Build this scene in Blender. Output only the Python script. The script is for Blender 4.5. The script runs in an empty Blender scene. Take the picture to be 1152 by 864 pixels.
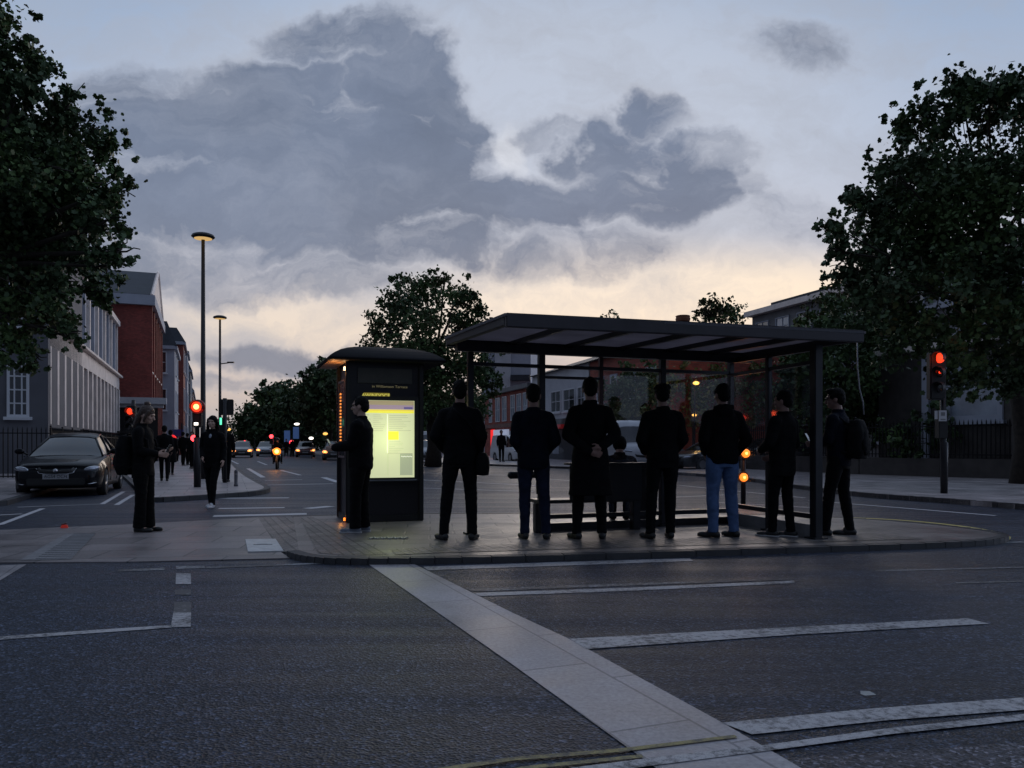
import bpy, bmesh, math, random
from mathutils import Vector, Matrix, noise, Euler
import numpy as np
random.seed(7)
SC = bpy.context.scene
COL = SC.collection
F, HZ, CX, CH = 880.0, 500.0, 576.0, 1.2
rad = math.radians

def G(px, py, z=0.0):
    Y = F*(CH-z)/(py-HZ)
    return Vector(((px-CX)/F*Y, Y, z))
def PD(px, py, Y):
    return Vector(((px-CX)/F*Y, Y, CH-(py-HZ)/F*Y))
def ZA(py, Y): return CH-(py-HZ)/F*Y
def XA(px, Y): return (px-CX)/F*Y

# ---------------------------------------------------------------- materials
def mat(name, col, rough=.7, metal=0.0, var=0.0, vscale=6.0, bump=0.0, bscale=40.0, spec=.5, emit=None, estr=0.0, detail=4, col2=None, coat=0.0):
    m = bpy.data.materials.new(name); m.use_nodes = True
    nt = m.node_tree; N = nt.nodes; L = nt.links
    p = N['Principled BSDF']
    p.inputs['Base Color'].default_value = (*col, 1)
    p.inputs['Roughness'].default_value = rough
    p.inputs['Metallic'].default_value = metal
    p.inputs['Specular IOR Level'].default_value = spec
    if coat: p.inputs['Coat Weight'].default_value = coat; p.inputs['Coat Roughness'].default_value = .08
    tc = N.new('ShaderNodeTexCoord')
    if var or col2:
        n = N.new('ShaderNodeTexNoise'); n.inputs['Scale'].default_value = vscale; n.inputs['Detail'].default_value = detail
        n.inputs['Roughness'].default_value = .6
        L.new(tc.outputs['Object'], n.inputs['Vector'])
        r = N.new('ShaderNodeValToRGB'); r.color_ramp.elements[0].position = .3; r.color_ramp.elements[1].position = .7
        a = tuple(max(0, c*(1-var)) for c in col); b = col2 if col2 else tuple(min(1, c*(1+var)) for c in col)
        r.color_ramp.elements[0].color = (*a, 1); r.color_ramp.elements[1].color = (*b, 1)
        L.new(n.outputs['Fac'], r.inputs['Fac']); L.new(r.outputs['Color'], p.inputs['Base Color'])
    if bump:
        n2 = N.new('ShaderNodeTexNoise'); n2.inputs['Scale'].default_value = bscale; n2.inputs['Detail'].default_value = 3
        L.new(tc.outputs['Object'], n2.inputs['Vector'])
        b = N.new('ShaderNodeBump'); b.inputs['Strength'].default_value = bump; b.inputs['Distance'].default_value = .01
        L.new(n2.outputs['Fac'], b.inputs['Height']); L.new(b.outputs['Normal'], p.inputs['Normal'])
    if emit:
        p.inputs['Emission Color'].default_value = (*emit, 1); p.inputs['Emission Strength'].default_value = estr
    return m

def mixrgb(N, L, fac, a, b, typ='MIX'):
    m = N.new('ShaderNodeMix'); m.data_type = 'RGBA'; m.blend_type = typ
    for s, v in ((0, fac), (6, a), (7, b)):
        if isinstance(v, (int, float)): m.inputs[s].default_value = v
        elif isinstance(v, tuple): m.inputs[s].default_value = (*v, 1) if len(v) == 3 else v
        else: L.new(v, m.inputs[s])
    return m.outputs[2]
def ramp(N, L, fac, stops, interp='LINEAR'):
    r = N.new('ShaderNodeValToRGB'); r.color_ramp.interpolation = interp
    el = r.color_ramp.elements
    while len(el) < len(stops): el.new(.5)
    for e, (p, c) in zip(el, stops):
        e.position = p; e.color = (*c, 1) if isinstance(c, tuple) else (c, c, c, 1)
    L.new(fac, r.inputs['Fac']); return r.outputs['Color']
def noise_n(N, L, vec, scale, detail=4, rough=.55, dist=0.0):
    n = N.new('ShaderNodeTexNoise'); n.inputs['Scale'].default_value = scale; n.inputs['Detail'].default_value = detail
    n.inputs['Roughness'].default_value = rough; n.inputs['Distortion'].default_value = dist
    if vec is not None: L.new(vec, n.inputs['Vector'])
    return n.outputs['Fac']
def math_n(N, L, op, a, b=None, c=None, clamp=False):
    m = N.new('ShaderNodeMath'); m.operation = op; m.use_clamp = clamp
    for i, v in enumerate((a, b, c)):
        if v is None: continue
        if isinstance(v, (int, float)): m.inputs[i].default_value = v
        else: L.new(v, m.inputs[i])
    return m.outputs[0]

def asphalt(name, base, spark=.1, rough=.5):
    m = bpy.data.materials.new(name); m.use_nodes = True
    nt = m.node_tree; N = nt.nodes; L = nt.links; p = N['Principled BSDF']
    tc = N.new('ShaderNodeTexCoord').outputs['Object']
    big = noise_n(N, L, tc, .45, 5, .6, .4)
    c1 = ramp(N, L, big, [(.3, tuple(c*.78 for c in base)), (.7, tuple(c*1.22 for c in base))])
    v = N.new('ShaderNodeTexVoronoi'); v.inputs['Scale'].default_value = 75; L.new(tc, v.inputs['Vector'])
    sep = N.new('ShaderNodeSeparateColor'); L.new(v.outputs['Color'], sep.inputs[0])
    g = ramp(N, L, sep.outputs[0], [(0, .3), (.55, .85), (.85, 1.3), (1, 3.4)])
    c2 = mixrgb(N, L, 1.0, c1, g, 'MULTIPLY')
    mid = noise_n(N, L, tc, 14, 4, .7)
    c3 = mixrgb(N, L, 1.0, c2, ramp(N, L, mid, [(.35, .7), (.65, 1.25)]), 'MULTIPLY')
    # streaks of wear along the wheel paths, tar seams
    st = N.new('ShaderNodeMapping'); st.inputs['Scale'].default_value = (.12, 1.6, 1); st.inputs['Rotation'].default_value = (0, 0, rad(4)); L.new(tc, st.inputs['Vector'])
    sn = noise_n(N, L, st.outputs['Vector'], 1.6, 4, .6)
    c4 = mixrgb(N, L, 1.0, c3, ramp(N, L, sn, [(.3, .82), (.7, 1.18)]), 'MULTIPLY')
    L.new(c4, p.inputs['Base Color'])
    r = ramp(N, L, sn, [(.3, rough-.12), (.7, rough+.1)]); L.new(r, p.inputs['Roughness'])
    p.inputs['Specular IOR Level'].default_value = .22
    b = N.new('ShaderNodeBump'); b.inputs['Strength'].default_value = .8; b.inputs['Distance'].default_value = .008
    h = math_n(N, L, 'ADD', v.outputs['Distance'], mid); L.new(h, b.inputs['Height']); L.new(b.outputs['Normal'], p.inputs['Normal'])
    return m

def slabs(name, base, mortar, bw, bh, rot=0.0, off=.5, msize=.012, rough=.48, var=.25, bump=.5):
    m = bpy.data.materials.new(name); m.use_nodes = True
    nt = m.node_tree; N = nt.nodes; L = nt.links; p = N['Principled BSDF']
    tc = N.new('ShaderNodeTexCoord').outputs['Object']
    mp = N.new('ShaderNodeMapping'); mp.inputs['Rotation'].default_value = (0, 0, rot); L.new(tc, mp.inputs['Vector'])
    b = N.new('ShaderNodeTexBrick'); L.new(mp.outputs['Vector'], b.inputs['Vector'])
    b.offset = off; b.inputs['Scale'].default_value = 1; b.inputs['Brick Width'].default_value = bw; b.inputs['Row Height'].default_value = bh
    b.inputs['Mortar Size'].default_value = msize; b.inputs['Mortar Smooth'].default_value = .2
    b.inputs['Color1'].default_value = (*[c*(1-var) for c in base], 1); b.inputs['Color2'].default_value = (*[c*(1+var) for c in base], 1)
    b.inputs['Mortar'].default_value = (*mortar, 1)
    n1 = noise_n(N, L, tc, 1.1, 5, .65); n2 = noise_n(N, L, tc, 45, 4, .7)
    c = mixrgb(N, L, 1.0, b.outputs['Color'], ramp(N, L, n1, [(.3, .68), (.7, 1.25)]), 'MULTIPLY')
    c = mixrgb(N, L, 1.0, c, ramp(N, L, n2, [(.3, .75), (.7, 1.22)]), 'MULTIPLY')
    sp = N.new('ShaderNodeTexVoronoi'); sp.inputs['Scale'].default_value = 7; L.new(tc, sp.inputs['Vector'])
    spots = ramp(N, L, sp.outputs['Distance'], [(.05, .72), (.09, 1.0)])       # chewing gum and stains
    c = mixrgb(N, L, 1.0, c, spots, 'MULTIPLY')
    L.new(c, p.inputs['Base Color'])
    L.new(ramp(N, L, n1, [(.3, rough-.15), (.7, rough+.12)]), p.inputs['Roughness'])
    bp = N.new('ShaderNodeBump'); bp.inputs['Strength'].default_value = bump; bp.inputs['Distance'].default_value = .006
    h = math_n(N, L, 'SUBTRACT', n2, b.outputs['Fac']); L.new(h, bp.inputs['Height']); L.new(bp.outputs['Normal'], p.inputs['Normal'])
    return m

def paint(name, col, wear=.5):
    m = bpy.data.materials.new(name); m.use_nodes = True
    nt = m.node_tree; N = nt.nodes; L = nt.links; p = N['Principled BSDF']
    tc = N.new('ShaderNodeTexCoord').outputs['Object']
    a = noise_n(N, L, tc, 26, 6, .75); b2 = noise_n(N, L, tc, 1.7, 4, .6)
    s = math_n(N, L, 'ADD', a, math_n(N, L, 'MULTIPLY', b2, .7))
    c = ramp(N, L, s, [(wear, (.055, .055, .06)), (wear+.22, col)])
    c = mixrgb(N, L, 1.0, c, ramp(N, L, noise_n(N, L, tc, 160, 2), [(.3, .75), (.7, 1.15)]), 'MULTIPLY')
    L.new(c, p.inputs['Base Color']); p.inputs['Roughness'].default_value = .6
    bp = N.new('ShaderNodeBump'); bp.inputs['Strength'].default_value = .3; bp.inputs['Distance'].default_value = .004
    L.new(noise_n(N, L, tc, 110, 2), bp.inputs['Height']); L.new(bp.outputs['Normal'], p.inputs['Normal'])
    return m

def bricks(name, base, mortar=(.2,.18,.17), sc=1.0):
    m = bpy.data.materials.new(name); m.use_nodes = True
    nt = m.node_tree; N = nt.nodes; L = nt.links; p = N['Principled BSDF']
    tc = N.new('ShaderNodeTexCoord').outputs['Object']; sx = N.new('ShaderNodeSeparateXYZ'); L.new(tc, sx.inputs[0])
    cb = N.new('ShaderNodeCombineXYZ'); L.new(math_n(N, L, 'ADD', sx.outputs[0], sx.outputs[1]), cb.inputs[0]); L.new(sx.outputs[2], cb.inputs[1])
    b = N.new('ShaderNodeTexBrick'); L.new(cb.outputs[0], b.inputs['Vector'])
    b.inputs['Scale'].default_value = 1; b.inputs['Brick Width'].default_value = .24*sc; b.inputs['Row Height'].default_value = .08*sc; b.inputs['Mortar Size'].default_value = .008
    b.inputs['Color1'].default_value = (*[c*.75 for c in base], 1); b.inputs['Color2'].default_value = (*[c*1.25 for c in base], 1); b.inputs['Mortar'].default_value = (*mortar, 1)
    c = mixrgb(N, L, 1.0, b.outputs['Color'], ramp(N, L, noise_n(N, L, tc, .5, 5, .65), [(.3, .7), (.7, 1.25)]), 'MULTIPLY')
    L.new(c, p.inputs['Base Color']); p.inputs['Roughness'].default_value = .85
    return m

M = {}
M['asphalt'] = asphalt('asphalt', (.030, .037, .056))
M['asphalt_patch'] = asphalt('asphalt_patch', (.075, .074, .088))
M['asphalt_dark'] = asphalt('asphalt_dark', (.045, .049, .06))
ROT = rad(-18)
M['slab'] = slabs('slab', (.145, .130, .125), (.06, .06, .062), .62, .45, rot=rad(-6))
M['slab_flat'] = slabs('slab_flat', (.165, .148, .15), (.05, .05, .052), .92, .62, rot=rad(-8))
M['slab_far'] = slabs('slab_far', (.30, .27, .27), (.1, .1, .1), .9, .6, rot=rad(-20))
M['setts'] = slabs('setts', (.115, .105, .102), (.035, .035, .035), .2, .1, rot=rad(-112), msize=.012, var=.35, bump=1.0)
M['strip'] = slabs('strip', (.31, .295, .31), (.17, .165, .175), .95, .40, rot=rad(-112.3), off=.3, msize=.008, var=.06, bump=.3)
M['kerb'] = mat('kerb', (.035, .035, .038), .6, var=.3, vscale=5, bump=.3)
M['kerb_light'] = mat('kerb_light', (.2, .2, .2), .7, var=.25, vscale=4, bump=.3)
M['white_line'] = paint('white_line', (.40, .39, .40), .68)
M['white_faint'] = paint('white_faint', (.26, .27, .29), .82)
M['white_far'] = paint('white_far', (.5, .5, .52), .45)
M['yellow_line'] = paint('yellow_line', (.27, .23, .09), .72)
M['black_metal'] = mat('black_metal', (.012, .012, .014), .42, .2, var=.2, vscale=9)
M['shelter_metal'] = mat('shelter_metal', (.022, .022, .026), .38, .4, var=.25, vscale=5)
M['shelter_red'] = mat('shelter_red', (.05, .016, .02), .4, .2, var=.2)
M['roof_top'] = mat('roof_top', (.035, .031, .036), .65, .0, var=.25, vscale=3)
M['rail_iron'] = mat('rail_iron', (.007, .007, .008), .65, .0, spec=.25, var=.2)
M['lamp_metal'] = mat('lamp_metal', (.03, .027, .027), .45, .5)
M['plastic_black'] = mat('plastic_black', (.012, .012, .012), .45)
M['rubber'] = mat('rubber', (.015, .015, .015), .8)
M['chrome'] = mat('chrome', (.55, .56, .58), .18, 1.0)
M['car_black'] = mat('car_black', (.0012, .0016, .0035), .4, 0.0, spec=.1, coat=.3)
M['car_black'].node_tree.nodes['Principled BSDF'].inputs['Coat Roughness'].default_value = .02
M['car_grey'] = mat('car_grey', (.045, .048, .052), .3, .4, coat=.6)
M['car_silver'] = mat('car_silver', (.25, .26, .28), .3, .5, coat=.6)
M['car_white'] = mat('car_white', (.55, .56, .58), .35, coat=.6)
M['car_red'] = mat('car_red', (.08, .012, .01), .3, coat=.6)
M['car_glass'] = mat('car_glass', (.006, .008, .012), .05, 0, spec=.7, coat=.3)
M['car_glass'].node_tree.nodes['Principled BSDF'].inputs['IOR'].default_value = 1.5
M['headlamp'] = mat('headlamp', (.35, .37, .42), .12, .6, coat=1)
M['headlamp_on'] = mat('headlamp_on', (.9, .6, .3), .3, emit=(1, .30, .06), estr=2.2)  # orange glow of the whole lens stands in for the halo around the bulb
M['white_lamp'] = mat('white_lamp', (.9, .9, .9), .3, emit=(1, .9, .8), estr=2.5)
M['red_lens_on'] = mat('red_lens_on', (.8, .05, .03), .3, emit=(1, .05, .015), estr=1.6)
M['red_core'] = mat('red_core', (1, .5, .2), .3, emit=(1, .42, .10), estr=5)
M['lamp_core'] = mat('lamp_core', (1, .7, .4), .3, emit=(1, .50, .12), estr=4)
M['red_far'] = mat('red_far', (.8, .05, .03), .3, emit=(1, .04, .05), estr=5)
M['amber_lamp'] = mat('amber_lamp', (.9, .5, .1), .3, emit=(1, .2, .02), estr=2.4)
M['street_amber'] = mat('street_amber', (.9, .6, .2), .3, emit=(1, .5, .1), estr=1.6)
M['green_lamp'] = mat('green_lamp', (.1, .7, .5), .3, emit=(.12, .8, .45), estr=1.6)
M['dark_lens'] = mat('dark_lens', (.02, .02, .02), .25, coat=.5)
M['under_lamp'] = mat('under_lamp', (.9, .7, .35), .5, emit=(1, .62, .22), estr=.6)
M['plate'] = mat('plate', (.34, .34, .35), .5, var=.2, vscale=30)
M['skin'] = mat('skin', (.26, .15, .12), .55, var=.12, vscale=20)
M['skin_pale'] = mat('skin_pale', (.42, .27, .21), .55, var=.12, vscale=20)
M['eye'] = mat('eye', (.02, .015, .012), .2)
M['hair_dark'] = mat('hair_dark', (.004, .0035, .0035), .75, var=.4, spec=.15, vscale=60, bump=.6, bscale=120)
M['hair_brown'] = mat('hair_brown', (.045, .024, .015), .5, var=.4, vscale=60, bump=.6, bscale=120)
M['cloth_black'] = mat('cloth_black', (.0035, .0035, .0045), .9, var=.3, vscale=12, bump=.3, bscale=90, spec=.15)
M['cloth_char'] = mat('cloth_char', (.0055, .0055, .0065), .92, var=.3, vscale=12, bump=.3, bscale=90, spec=.15)
M['cloth_navy'] = mat('cloth_navy', (.004, .0055, .012), .9, var=.3, vscale=12, bump=.3, bscale=90, spec=.15)
M['trouser_black'] = mat('trouser_black', (.0038, .0038, .0048), .9, var=.3, vscale=12, bump=.3, bscale=120, spec=.15)
M['denim_dark'] = mat('denim_dark', (.011, .015, .034), .9, var=.35, vscale=9, bump=.3, bscale=160, spec=.15)
M['denim_blue'] = mat('denim_blue', (.075, .125, .25), .88, var=.3, vscale=7, bump=.4, bscale=160, spec=.15)
M['shoe_black'] = mat('shoe_black', (.009, .009, .009), .5)
M['shoe_grey'] = mat('shoe_grey', (.16, .18, .22), .7, var=.3, vscale=20)
M['shoe_white'] = mat('shoe_white', (.5, .5, .52), .6)
M['sole_white'] = mat('sole_white', (.45, .45, .46), .6)
M['shirt_light'] = mat('shirt_light', (.3, .34, .4), .8)
M['bark'] = mat('bark', (.035, .028, .022), .95, var=.4, vscale=9, bump=.8, bscale=20)
def leafmat(name, col):
    m = mat(name, col, .6, var=.45, vscale=1.3, spec=.25, detail=5)
    return m
M['leaf_a'] = leafmat('leaf_a', (.070, .115, .038))
M['leaf_b'] = leafmat('leaf_b', (.052, .085, .038))
M['leaf_c'] = leafmat('leaf_c', (.09, .10, .04))
M['leaf_far'] = leafmat('leaf_far', (.06, .085, .04))
M['leaf_lit'] = leafmat('leaf_lit', (.15, .17, .08))  # paler leaf copy, light on the crowns put into the colour
M['leaf_brown'] = leafmat('leaf_brown', (.05, .048, .02))
M['brick_red'] = bricks('brick_red', (.24, .046, .034), (.12, .06, .055))
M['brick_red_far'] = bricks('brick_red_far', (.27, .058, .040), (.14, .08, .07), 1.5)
M['brick_brown'] = bricks('brick_brown', (.16, .06, .045))
M['render_grey'] = mat('render_grey', (.12, .12, .135), .9, var=.12, vscale=.8)
M['render_white'] = mat('render_white', (.44, .45, .48), .85, var=.12, vscale=.7)
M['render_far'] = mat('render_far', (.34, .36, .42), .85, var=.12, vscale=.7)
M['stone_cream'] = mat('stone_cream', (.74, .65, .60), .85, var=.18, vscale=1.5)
M['stone_dark'] = mat('stone_dark', (.15, .15, .16), .85, var=.18, vscale=1.5)
M['slate'] = mat('slate', (.022, .026, .036), .7, var=.25, vscale=2)
M['win_white'] = mat('win_white', (.6, .61, .64), .6)
M['glass_dark'] = mat('glass_dark', (.02, .025, .035), .08, 0, spec=.9, coat=.5)
M['glass_pale'] = mat('glass_pale', (.28, .32, .38), .15, 0, spec=.8, var=.3, vscale=.8)
M['concrete'] = mat('concrete', (.17, .17, .175), .85, var=.25, vscale=3, bump=.2)
M['plinth'] = mat('plinth', (.055, .048, .045), .85, var=.3, vscale=2)
M['blue_sign'] = mat('blue_sign', (.03, .05, .22), .5)
M['blue_banner'] = mat('blue_banner', (.06, .12, .3), .8, emit=(.08, .16, .4), estr=.25)
M['terracotta'] = mat('terracotta', (.2, .08, .045), .85, var=.2)
M['paper_white'] = mat('paper_white', (.55, .55, .56), .6)
M['paper_grey'] = mat('paper_grey', (.2, .2, .2), .6)
def lit(name, col, s): return mat(name, tuple(min(1, c) for c in col), .5, emit=col, estr=s)
M['kiosk'] = mat('kiosk', (.010, .009, .014), .35, .1, var=.2, vscale=3)
M['kiosk_roof'] = mat('kiosk_roof', (.006, .006, .008), .8, spec=.12, var=.2)
M['kiosk_panel'] = mat('kiosk_panel', (.035, .035, .035), .4, var=.2)
M['kiosk_text'] = mat('kiosk_text', (.2, .18, .12), .6, emit=(.3, .25, .12), estr=.3)
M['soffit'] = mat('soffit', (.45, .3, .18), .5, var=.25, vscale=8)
M['scr_bg'] = mat('scr_bg', (.5,.52,.35), .5, emit=(.60, .64, .38), estr=.85)
M['scr_grey'] = lit('scr_grey', (.38, .42, .28), .75)
M['scr_line'] = lit('scr_line', (.40, .40, .27), .9)
M['scr_yellow'] = lit('scr_yellow', (.72, .66, .05), 1.0)
M['scr_gold'] = lit('scr_gold', (.68, .52, .04), 1.0)
M['scr_mauve'] = lit('scr_mauve', (.32, .24, .30), .8)
M['scr_tan'] = lit('scr_tan', (.34, .28, .17), .8)
M['scr_violet'] = lit('scr_violet', (.12, .10, .24), .8)
M['scr_white'] = lit('scr_white', (.8, .82, .65), .95)
M['sign_gold'] = lit('sign_gold', (.18, .14, .02), .9)
M['sign_text'] = lit('sign_text', (.55, .5, .1), .9)
M['orange_strip'] = lit('orange_strip', (1, .3, .05), 1.2)
M['red_panel'] = lit('red_panel', (.85, .02, .02), 1.0)
M['shop_sign'] = lit('shop_sign', (.4, .45, .6), .5)

def glass_mat(name, tint=(.62, .64, .66), refl=.12):
    m = bpy.data.materials.new(name); m.use_nodes = True
    nt = m.node_tree; N = nt.nodes; L = nt.links
    for n in list(N):
        if n.type != 'OUTPUT_MATERIAL': N.remove(n)
    out = [n for n in N if n.type == 'OUTPUT_MATERIAL'][0]
    t = N.new('ShaderNodeBsdfTransparent'); t.inputs[0].default_value = (*tint, 1)
    g = N.new('ShaderNodeBsdfGlossy'); g.inputs['Roughness'].default_value = .04; g.inputs[0].default_value = (.8, .8, .8, 1)
    lw = N.new('ShaderNodeLayerWeight'); lw.inputs[0].default_value = .5
    tc = N.new('ShaderNodeTexCoord').outputs['Object']
    d = N.new('ShaderNodeBsdfDiffuse'); d.inputs[0].default_value = (.3, .3, .3, 1)
    mx = N.new('ShaderNodeMixShader'); L.new(math_n(N, L, 'ADD', math_n(N, L, 'MULTIPLY', math_n(N, L, 'POWER', lw.outputs['Facing'], 4.0), .55), .05, clamp=True), mx.inputs[0]); L.new(t.outputs[0], mx.inputs[1]); L.new(g.outputs[0], mx.inputs[2])
    m2 = N.new('ShaderNodeMixShader'); L.new(ramp(N, L, noise_n(N, L, tc, 2.5, 6, .7), [(.4, .0), (.8, .02)]), m2.inputs[0])
    L.new(mx.outputs[0], m2.inputs[1]); L.new(d.outputs[0], m2.inputs[2]); L.new(m2.outputs[0], out.inputs[0])
    return m
M['shelter_glass'] = glass_mat('shelter_glass', (.88, .88, .90))
M['clear_glass'] = glass_mat('clear_glass', (.3, .3, .3))
def roofpanel(name):
    m = bpy.data.materials.new(name); m.use_nodes = True
    nt = m.node_tree; N = nt.nodes; L = nt.links
    p = N['Principled BSDF']; p.inputs['Base Color'].default_value = (.3, .3, .33, 1); p.inputs['Roughness'].default_value = .5
    t = N.new('ShaderNodeBsdfTranslucent'); t.inputs[0].default_value = (.33, .32, .36, 1)
    tc = N.new('ShaderNodeTexCoord').outputs['Object']
    L.new(ramp(N, L, noise_n(N, L, tc, 2, 5, .6), [(.3, (.27, .25, .27)), (.7, (.38, .35, .38))]), t.inputs[0])
    mx = N.new('ShaderNodeMixShader'); mx.inputs[0].default_value = .7
    out = [n for n in N if n.type == 'OUTPUT_MATERIAL'][0]
    L.new(p.outputs[0], mx.inputs[1]); L.new(t.outputs[0], mx.inputs[2]); L.new(mx.outputs[0], out.inputs[0])
    return m
M['roof_panel'] = roofpanel('roof_panel')

# ---------------------------------------------------------------- mesh helpers
class MB:
    def __init__(s): s.v = []; s.f = []; s.m = []; s.cur = 0
    def add(s, vs, fs):
        o = len(s.v); s.v += [tuple(v) for v in vs]; s.f += [tuple(i+o for i in f) for f in fs]; s.m += [s.cur]*len(fs); return s
    def box(s, c, size, rz=0.0, R=None):
        hx, hy, hz = size[0]/2, size[1]/2, size[2]/2
        if R is None: R = Matrix.Rotation(rz, 3, 'Z')
        c = Vector(c)
        vs = [c + R @ Vector((x*hx, y*hy, z*hz)) for z in (-1, 1) for y in (-1, 1) for x in (-1, 1)]
        return s.add(vs, [(0, 2, 3, 1), (4, 5, 7, 6), (0, 1, 5, 4), (2, 6, 7, 3), (0, 4, 6, 2), (1, 3, 7, 5)])
    def prism(s, pts, z0, z1):     # pts: xy counter-clockwise or not
        n = len(pts); a = sum(pts[i][0]*pts[(i+1) % n][1]-pts[(i+1) % n][0]*pts[i][1] for i in range(n))
        if a < 0: pts = pts[::-1]
        vs = [(p[0], p[1], z0) for p in pts]+[(p[0], p[1], z1) for p in pts]
        fs = [tuple(range(n-1, -1, -1)), tuple(range(n, 2*n))]+[(i, (i+1) % n, n+(i+1) % n, n+i) for i in range(n)]
        return s.add(vs, fs)
    def hull8(s, P):               # P: 8 points, bottom 4 then top 4 (both counter-clockwise)
        return s.add(P, [(3, 2, 1, 0), (4, 5, 6, 7), (0, 1, 5, 4), (1, 2, 6, 5), (2, 3, 7, 6), (3, 0, 4, 7)])
    def tube(s, pts, r, n=10, caps=True, squash=None):
        pts = [Vector(p) for p in pts]; k = len(pts)
        rs = r if isinstance(r, (list, tuple)) else [r]*k
        vs = []; fs = []
        up = None
        for i, p in enumerate(pts):
            d = (pts[min(i+1, k-1)]-pts[max(i-1, 0)]).normalized()
            if up is None: up = Vector((0, 0, 1)) if abs(d.z) < .9 else Vector((1, 0, 0))
            a = d.cross(up).normalized(); b = a.cross(d).normalized(); up = b
            for j in range(n):
                t = 2*math.pi*j/n
                vs.append(p + rs[i]*(math.cos(t)*a*(squash or 1) + math.sin(t)*b))
        for i in range(k-1):
            for j in range(n):
                fs.append((i*n+j, i*n+(j+1) % n, (i+1)*n+(j+1) % n, (i+1)*n+j))
        if caps: fs.append(tuple(range(n-1, -1, -1))); fs.append(tuple((k-1)*n+j for j in range(n)))
        return s.add(vs, fs)
    def cap(s, p0, p1, r0, r1, n=14):   # capsule with tapered radii
        p0 = Vector(p0); p1 = Vector(p1); d = (p1-p0).normalized(); pts = []; rs = []
        for t in (0.05, .5, .85): a = (1-t)*math.pi/2; pts.append(p0-d*r0*math.sin(a)); rs.append(r0*math.cos(a))
        pts.append(p0); rs.append(r0); pts.append((p0+p1)/2); rs.append((r0+r1)/2); pts.append(p1); rs.append(r1)
        for t in (.85, .5, .05): a = (1-t)*math.pi/2; pts.append(p1+d*r1*math.sin(a)); rs.append(r1*math.cos(a))
        return s.tube(pts, rs, n)
    def ell(s, c, r, R=None, n=16, m=10):
        c = Vector(c); vs = []; fs = []
        if R is None: R = Matrix.Identity(3)
        if isinstance(r, (int, float)): r = (r, r, r)
        for i in range(1, m):
            ph = math.pi*i/m
            for j in range(n):
                t = 2*math.pi*j/n
                vs.append(c + R @ Vector((r[0]*math.sin(ph)*math.cos(t), r[1]*math.sin(ph)*math.sin(t), -r[2]*math.cos(ph))))
        b = len(vs); vs.append(c+R @ Vector((0, 0, -r[2]))); vs.append(c+R @ Vector((0, 0, r[2])))
        for i in range(m-2):
            for j in range(n): fs.append((i*n+j, i*n+(j+1) % n, (i+1)*n+(j+1) % n, (i+1)*n+j))
        for j in range(n): fs.append((b, (j+1) % n, j)); fs.append((b+1, (m-2)*n+j, (m-2)*n+(j+1) % n))
        return s.add(vs, fs)
    def loft(s, rings, n=20, p=2.3):     # rings: (centre, rx, ry) horizontal super-ellipses
        vs = []; fs = []; k = len(rings)
        for c, rx, ry in rings:
            c = Vector(c)
            for j in range(n):
                t = 2*math.pi*j/n; ct, st = math.cos(t), math.sin(t)
                vs.append(c+Vector((rx*math.copysign(abs(ct)**(2/p), ct), ry*math.copysign(abs(st)**(2/p), st), 0)))
        for i in range(k-1):
            for j in range(n): fs.append((i*n+j, i*n+(j+1) % n, (i+1)*n+(j+1) % n, (i+1)*n+j))
        fs.append(tuple(range(n-1, -1, -1))); fs.append(tuple((k-1)*n+j for j in range(n)))
        return s.add(vs, fs)
    def lathe(s, prof, c=(0, 0, 0), n=24, R=None):
        c = Vector(c); vs = []; fs = []; k = len(prof)
        if R is None: R = Matrix.Identity(3)
        for r, z in prof:
            for j in range(n):
                t = 2*math.pi*j/n; vs.append(c+R @ Vector((r*math.cos(t), r*math.sin(t), z)))
        for i in range(k-1):
            for j in range(n): fs.append((i*n+j, i*n+(j+1) % n, (i+1)*n+(j+1) % n, (i+1)*n+j))
        fs.append(tuple(range(n-1, -1, -1))); fs.append(tuple((k-1)*n+j for j in range(n)))
        return s.add(vs, fs)
    def xf(s, Mx):
        s.v = [tuple(Mx @ Vector(v)) for v in s.v]; return s
    def mesh(s, name):
        me = bpy.data.meshes.new(name); me.from_pydata(s.v, [], s.f); me.update(); return me

def tag(o, label=None, cat=None, group=None, kind=None):
    if label: o['label'] = label
    if cat: o['category'] = cat
    if group: o['group'] = group
    if kind: o['kind'] = kind
    return o
def link(name, me, m, parent=None, smooth=False):
    o = bpy.data.objects.new(name, me); COL.objects.link(o)
    if isinstance(m, (list, tuple)):
        for x in m: me.materials.append(x if not isinstance(x, str) else M[x])
    else: me.materials.append(M[m] if isinstance(m, str) else m)
    if parent: o.parent = parent
    if smooth is True:
        for p in me.polygons: p.use_smooth = True
    elif smooth:
        for p in me.polygons: p.use_smooth = True
        try: me.set_sharp_from_angle(angle=rad(smooth))
        except Exception: pass
    return o
def build(mb, name, m, parent=None, smooth=False, bevel=0.0):
    me = mb.mesh(name)
    if isinstance(m, (list, tuple)): me.polygons.foreach_set('material_index', mb.m)
    bm = bmesh.new(); bm.from_mesh(me); bmesh.ops.recalc_face_normals(bm, faces=bm.faces)
    if bevel: bmesh.ops.bevel(bm, geom=[e for e in bm.edges], offset=bevel, segments=2, affect='EDGES', clamp_overlap=True)
    bm.to_mesh(me); bm.free()
    return link(name, me, m, parent, smooth)
def empty(name, loc=(0, 0, 0), rz=0.0, **kw):
    o = bpy.data.objects.new(name, None); COL.objects.link(o); o.location = loc; o.rotation_euler = (0, 0, rz)
    o.empty_display_size = .1
    return tag(o, **kw) if kw else o
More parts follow.
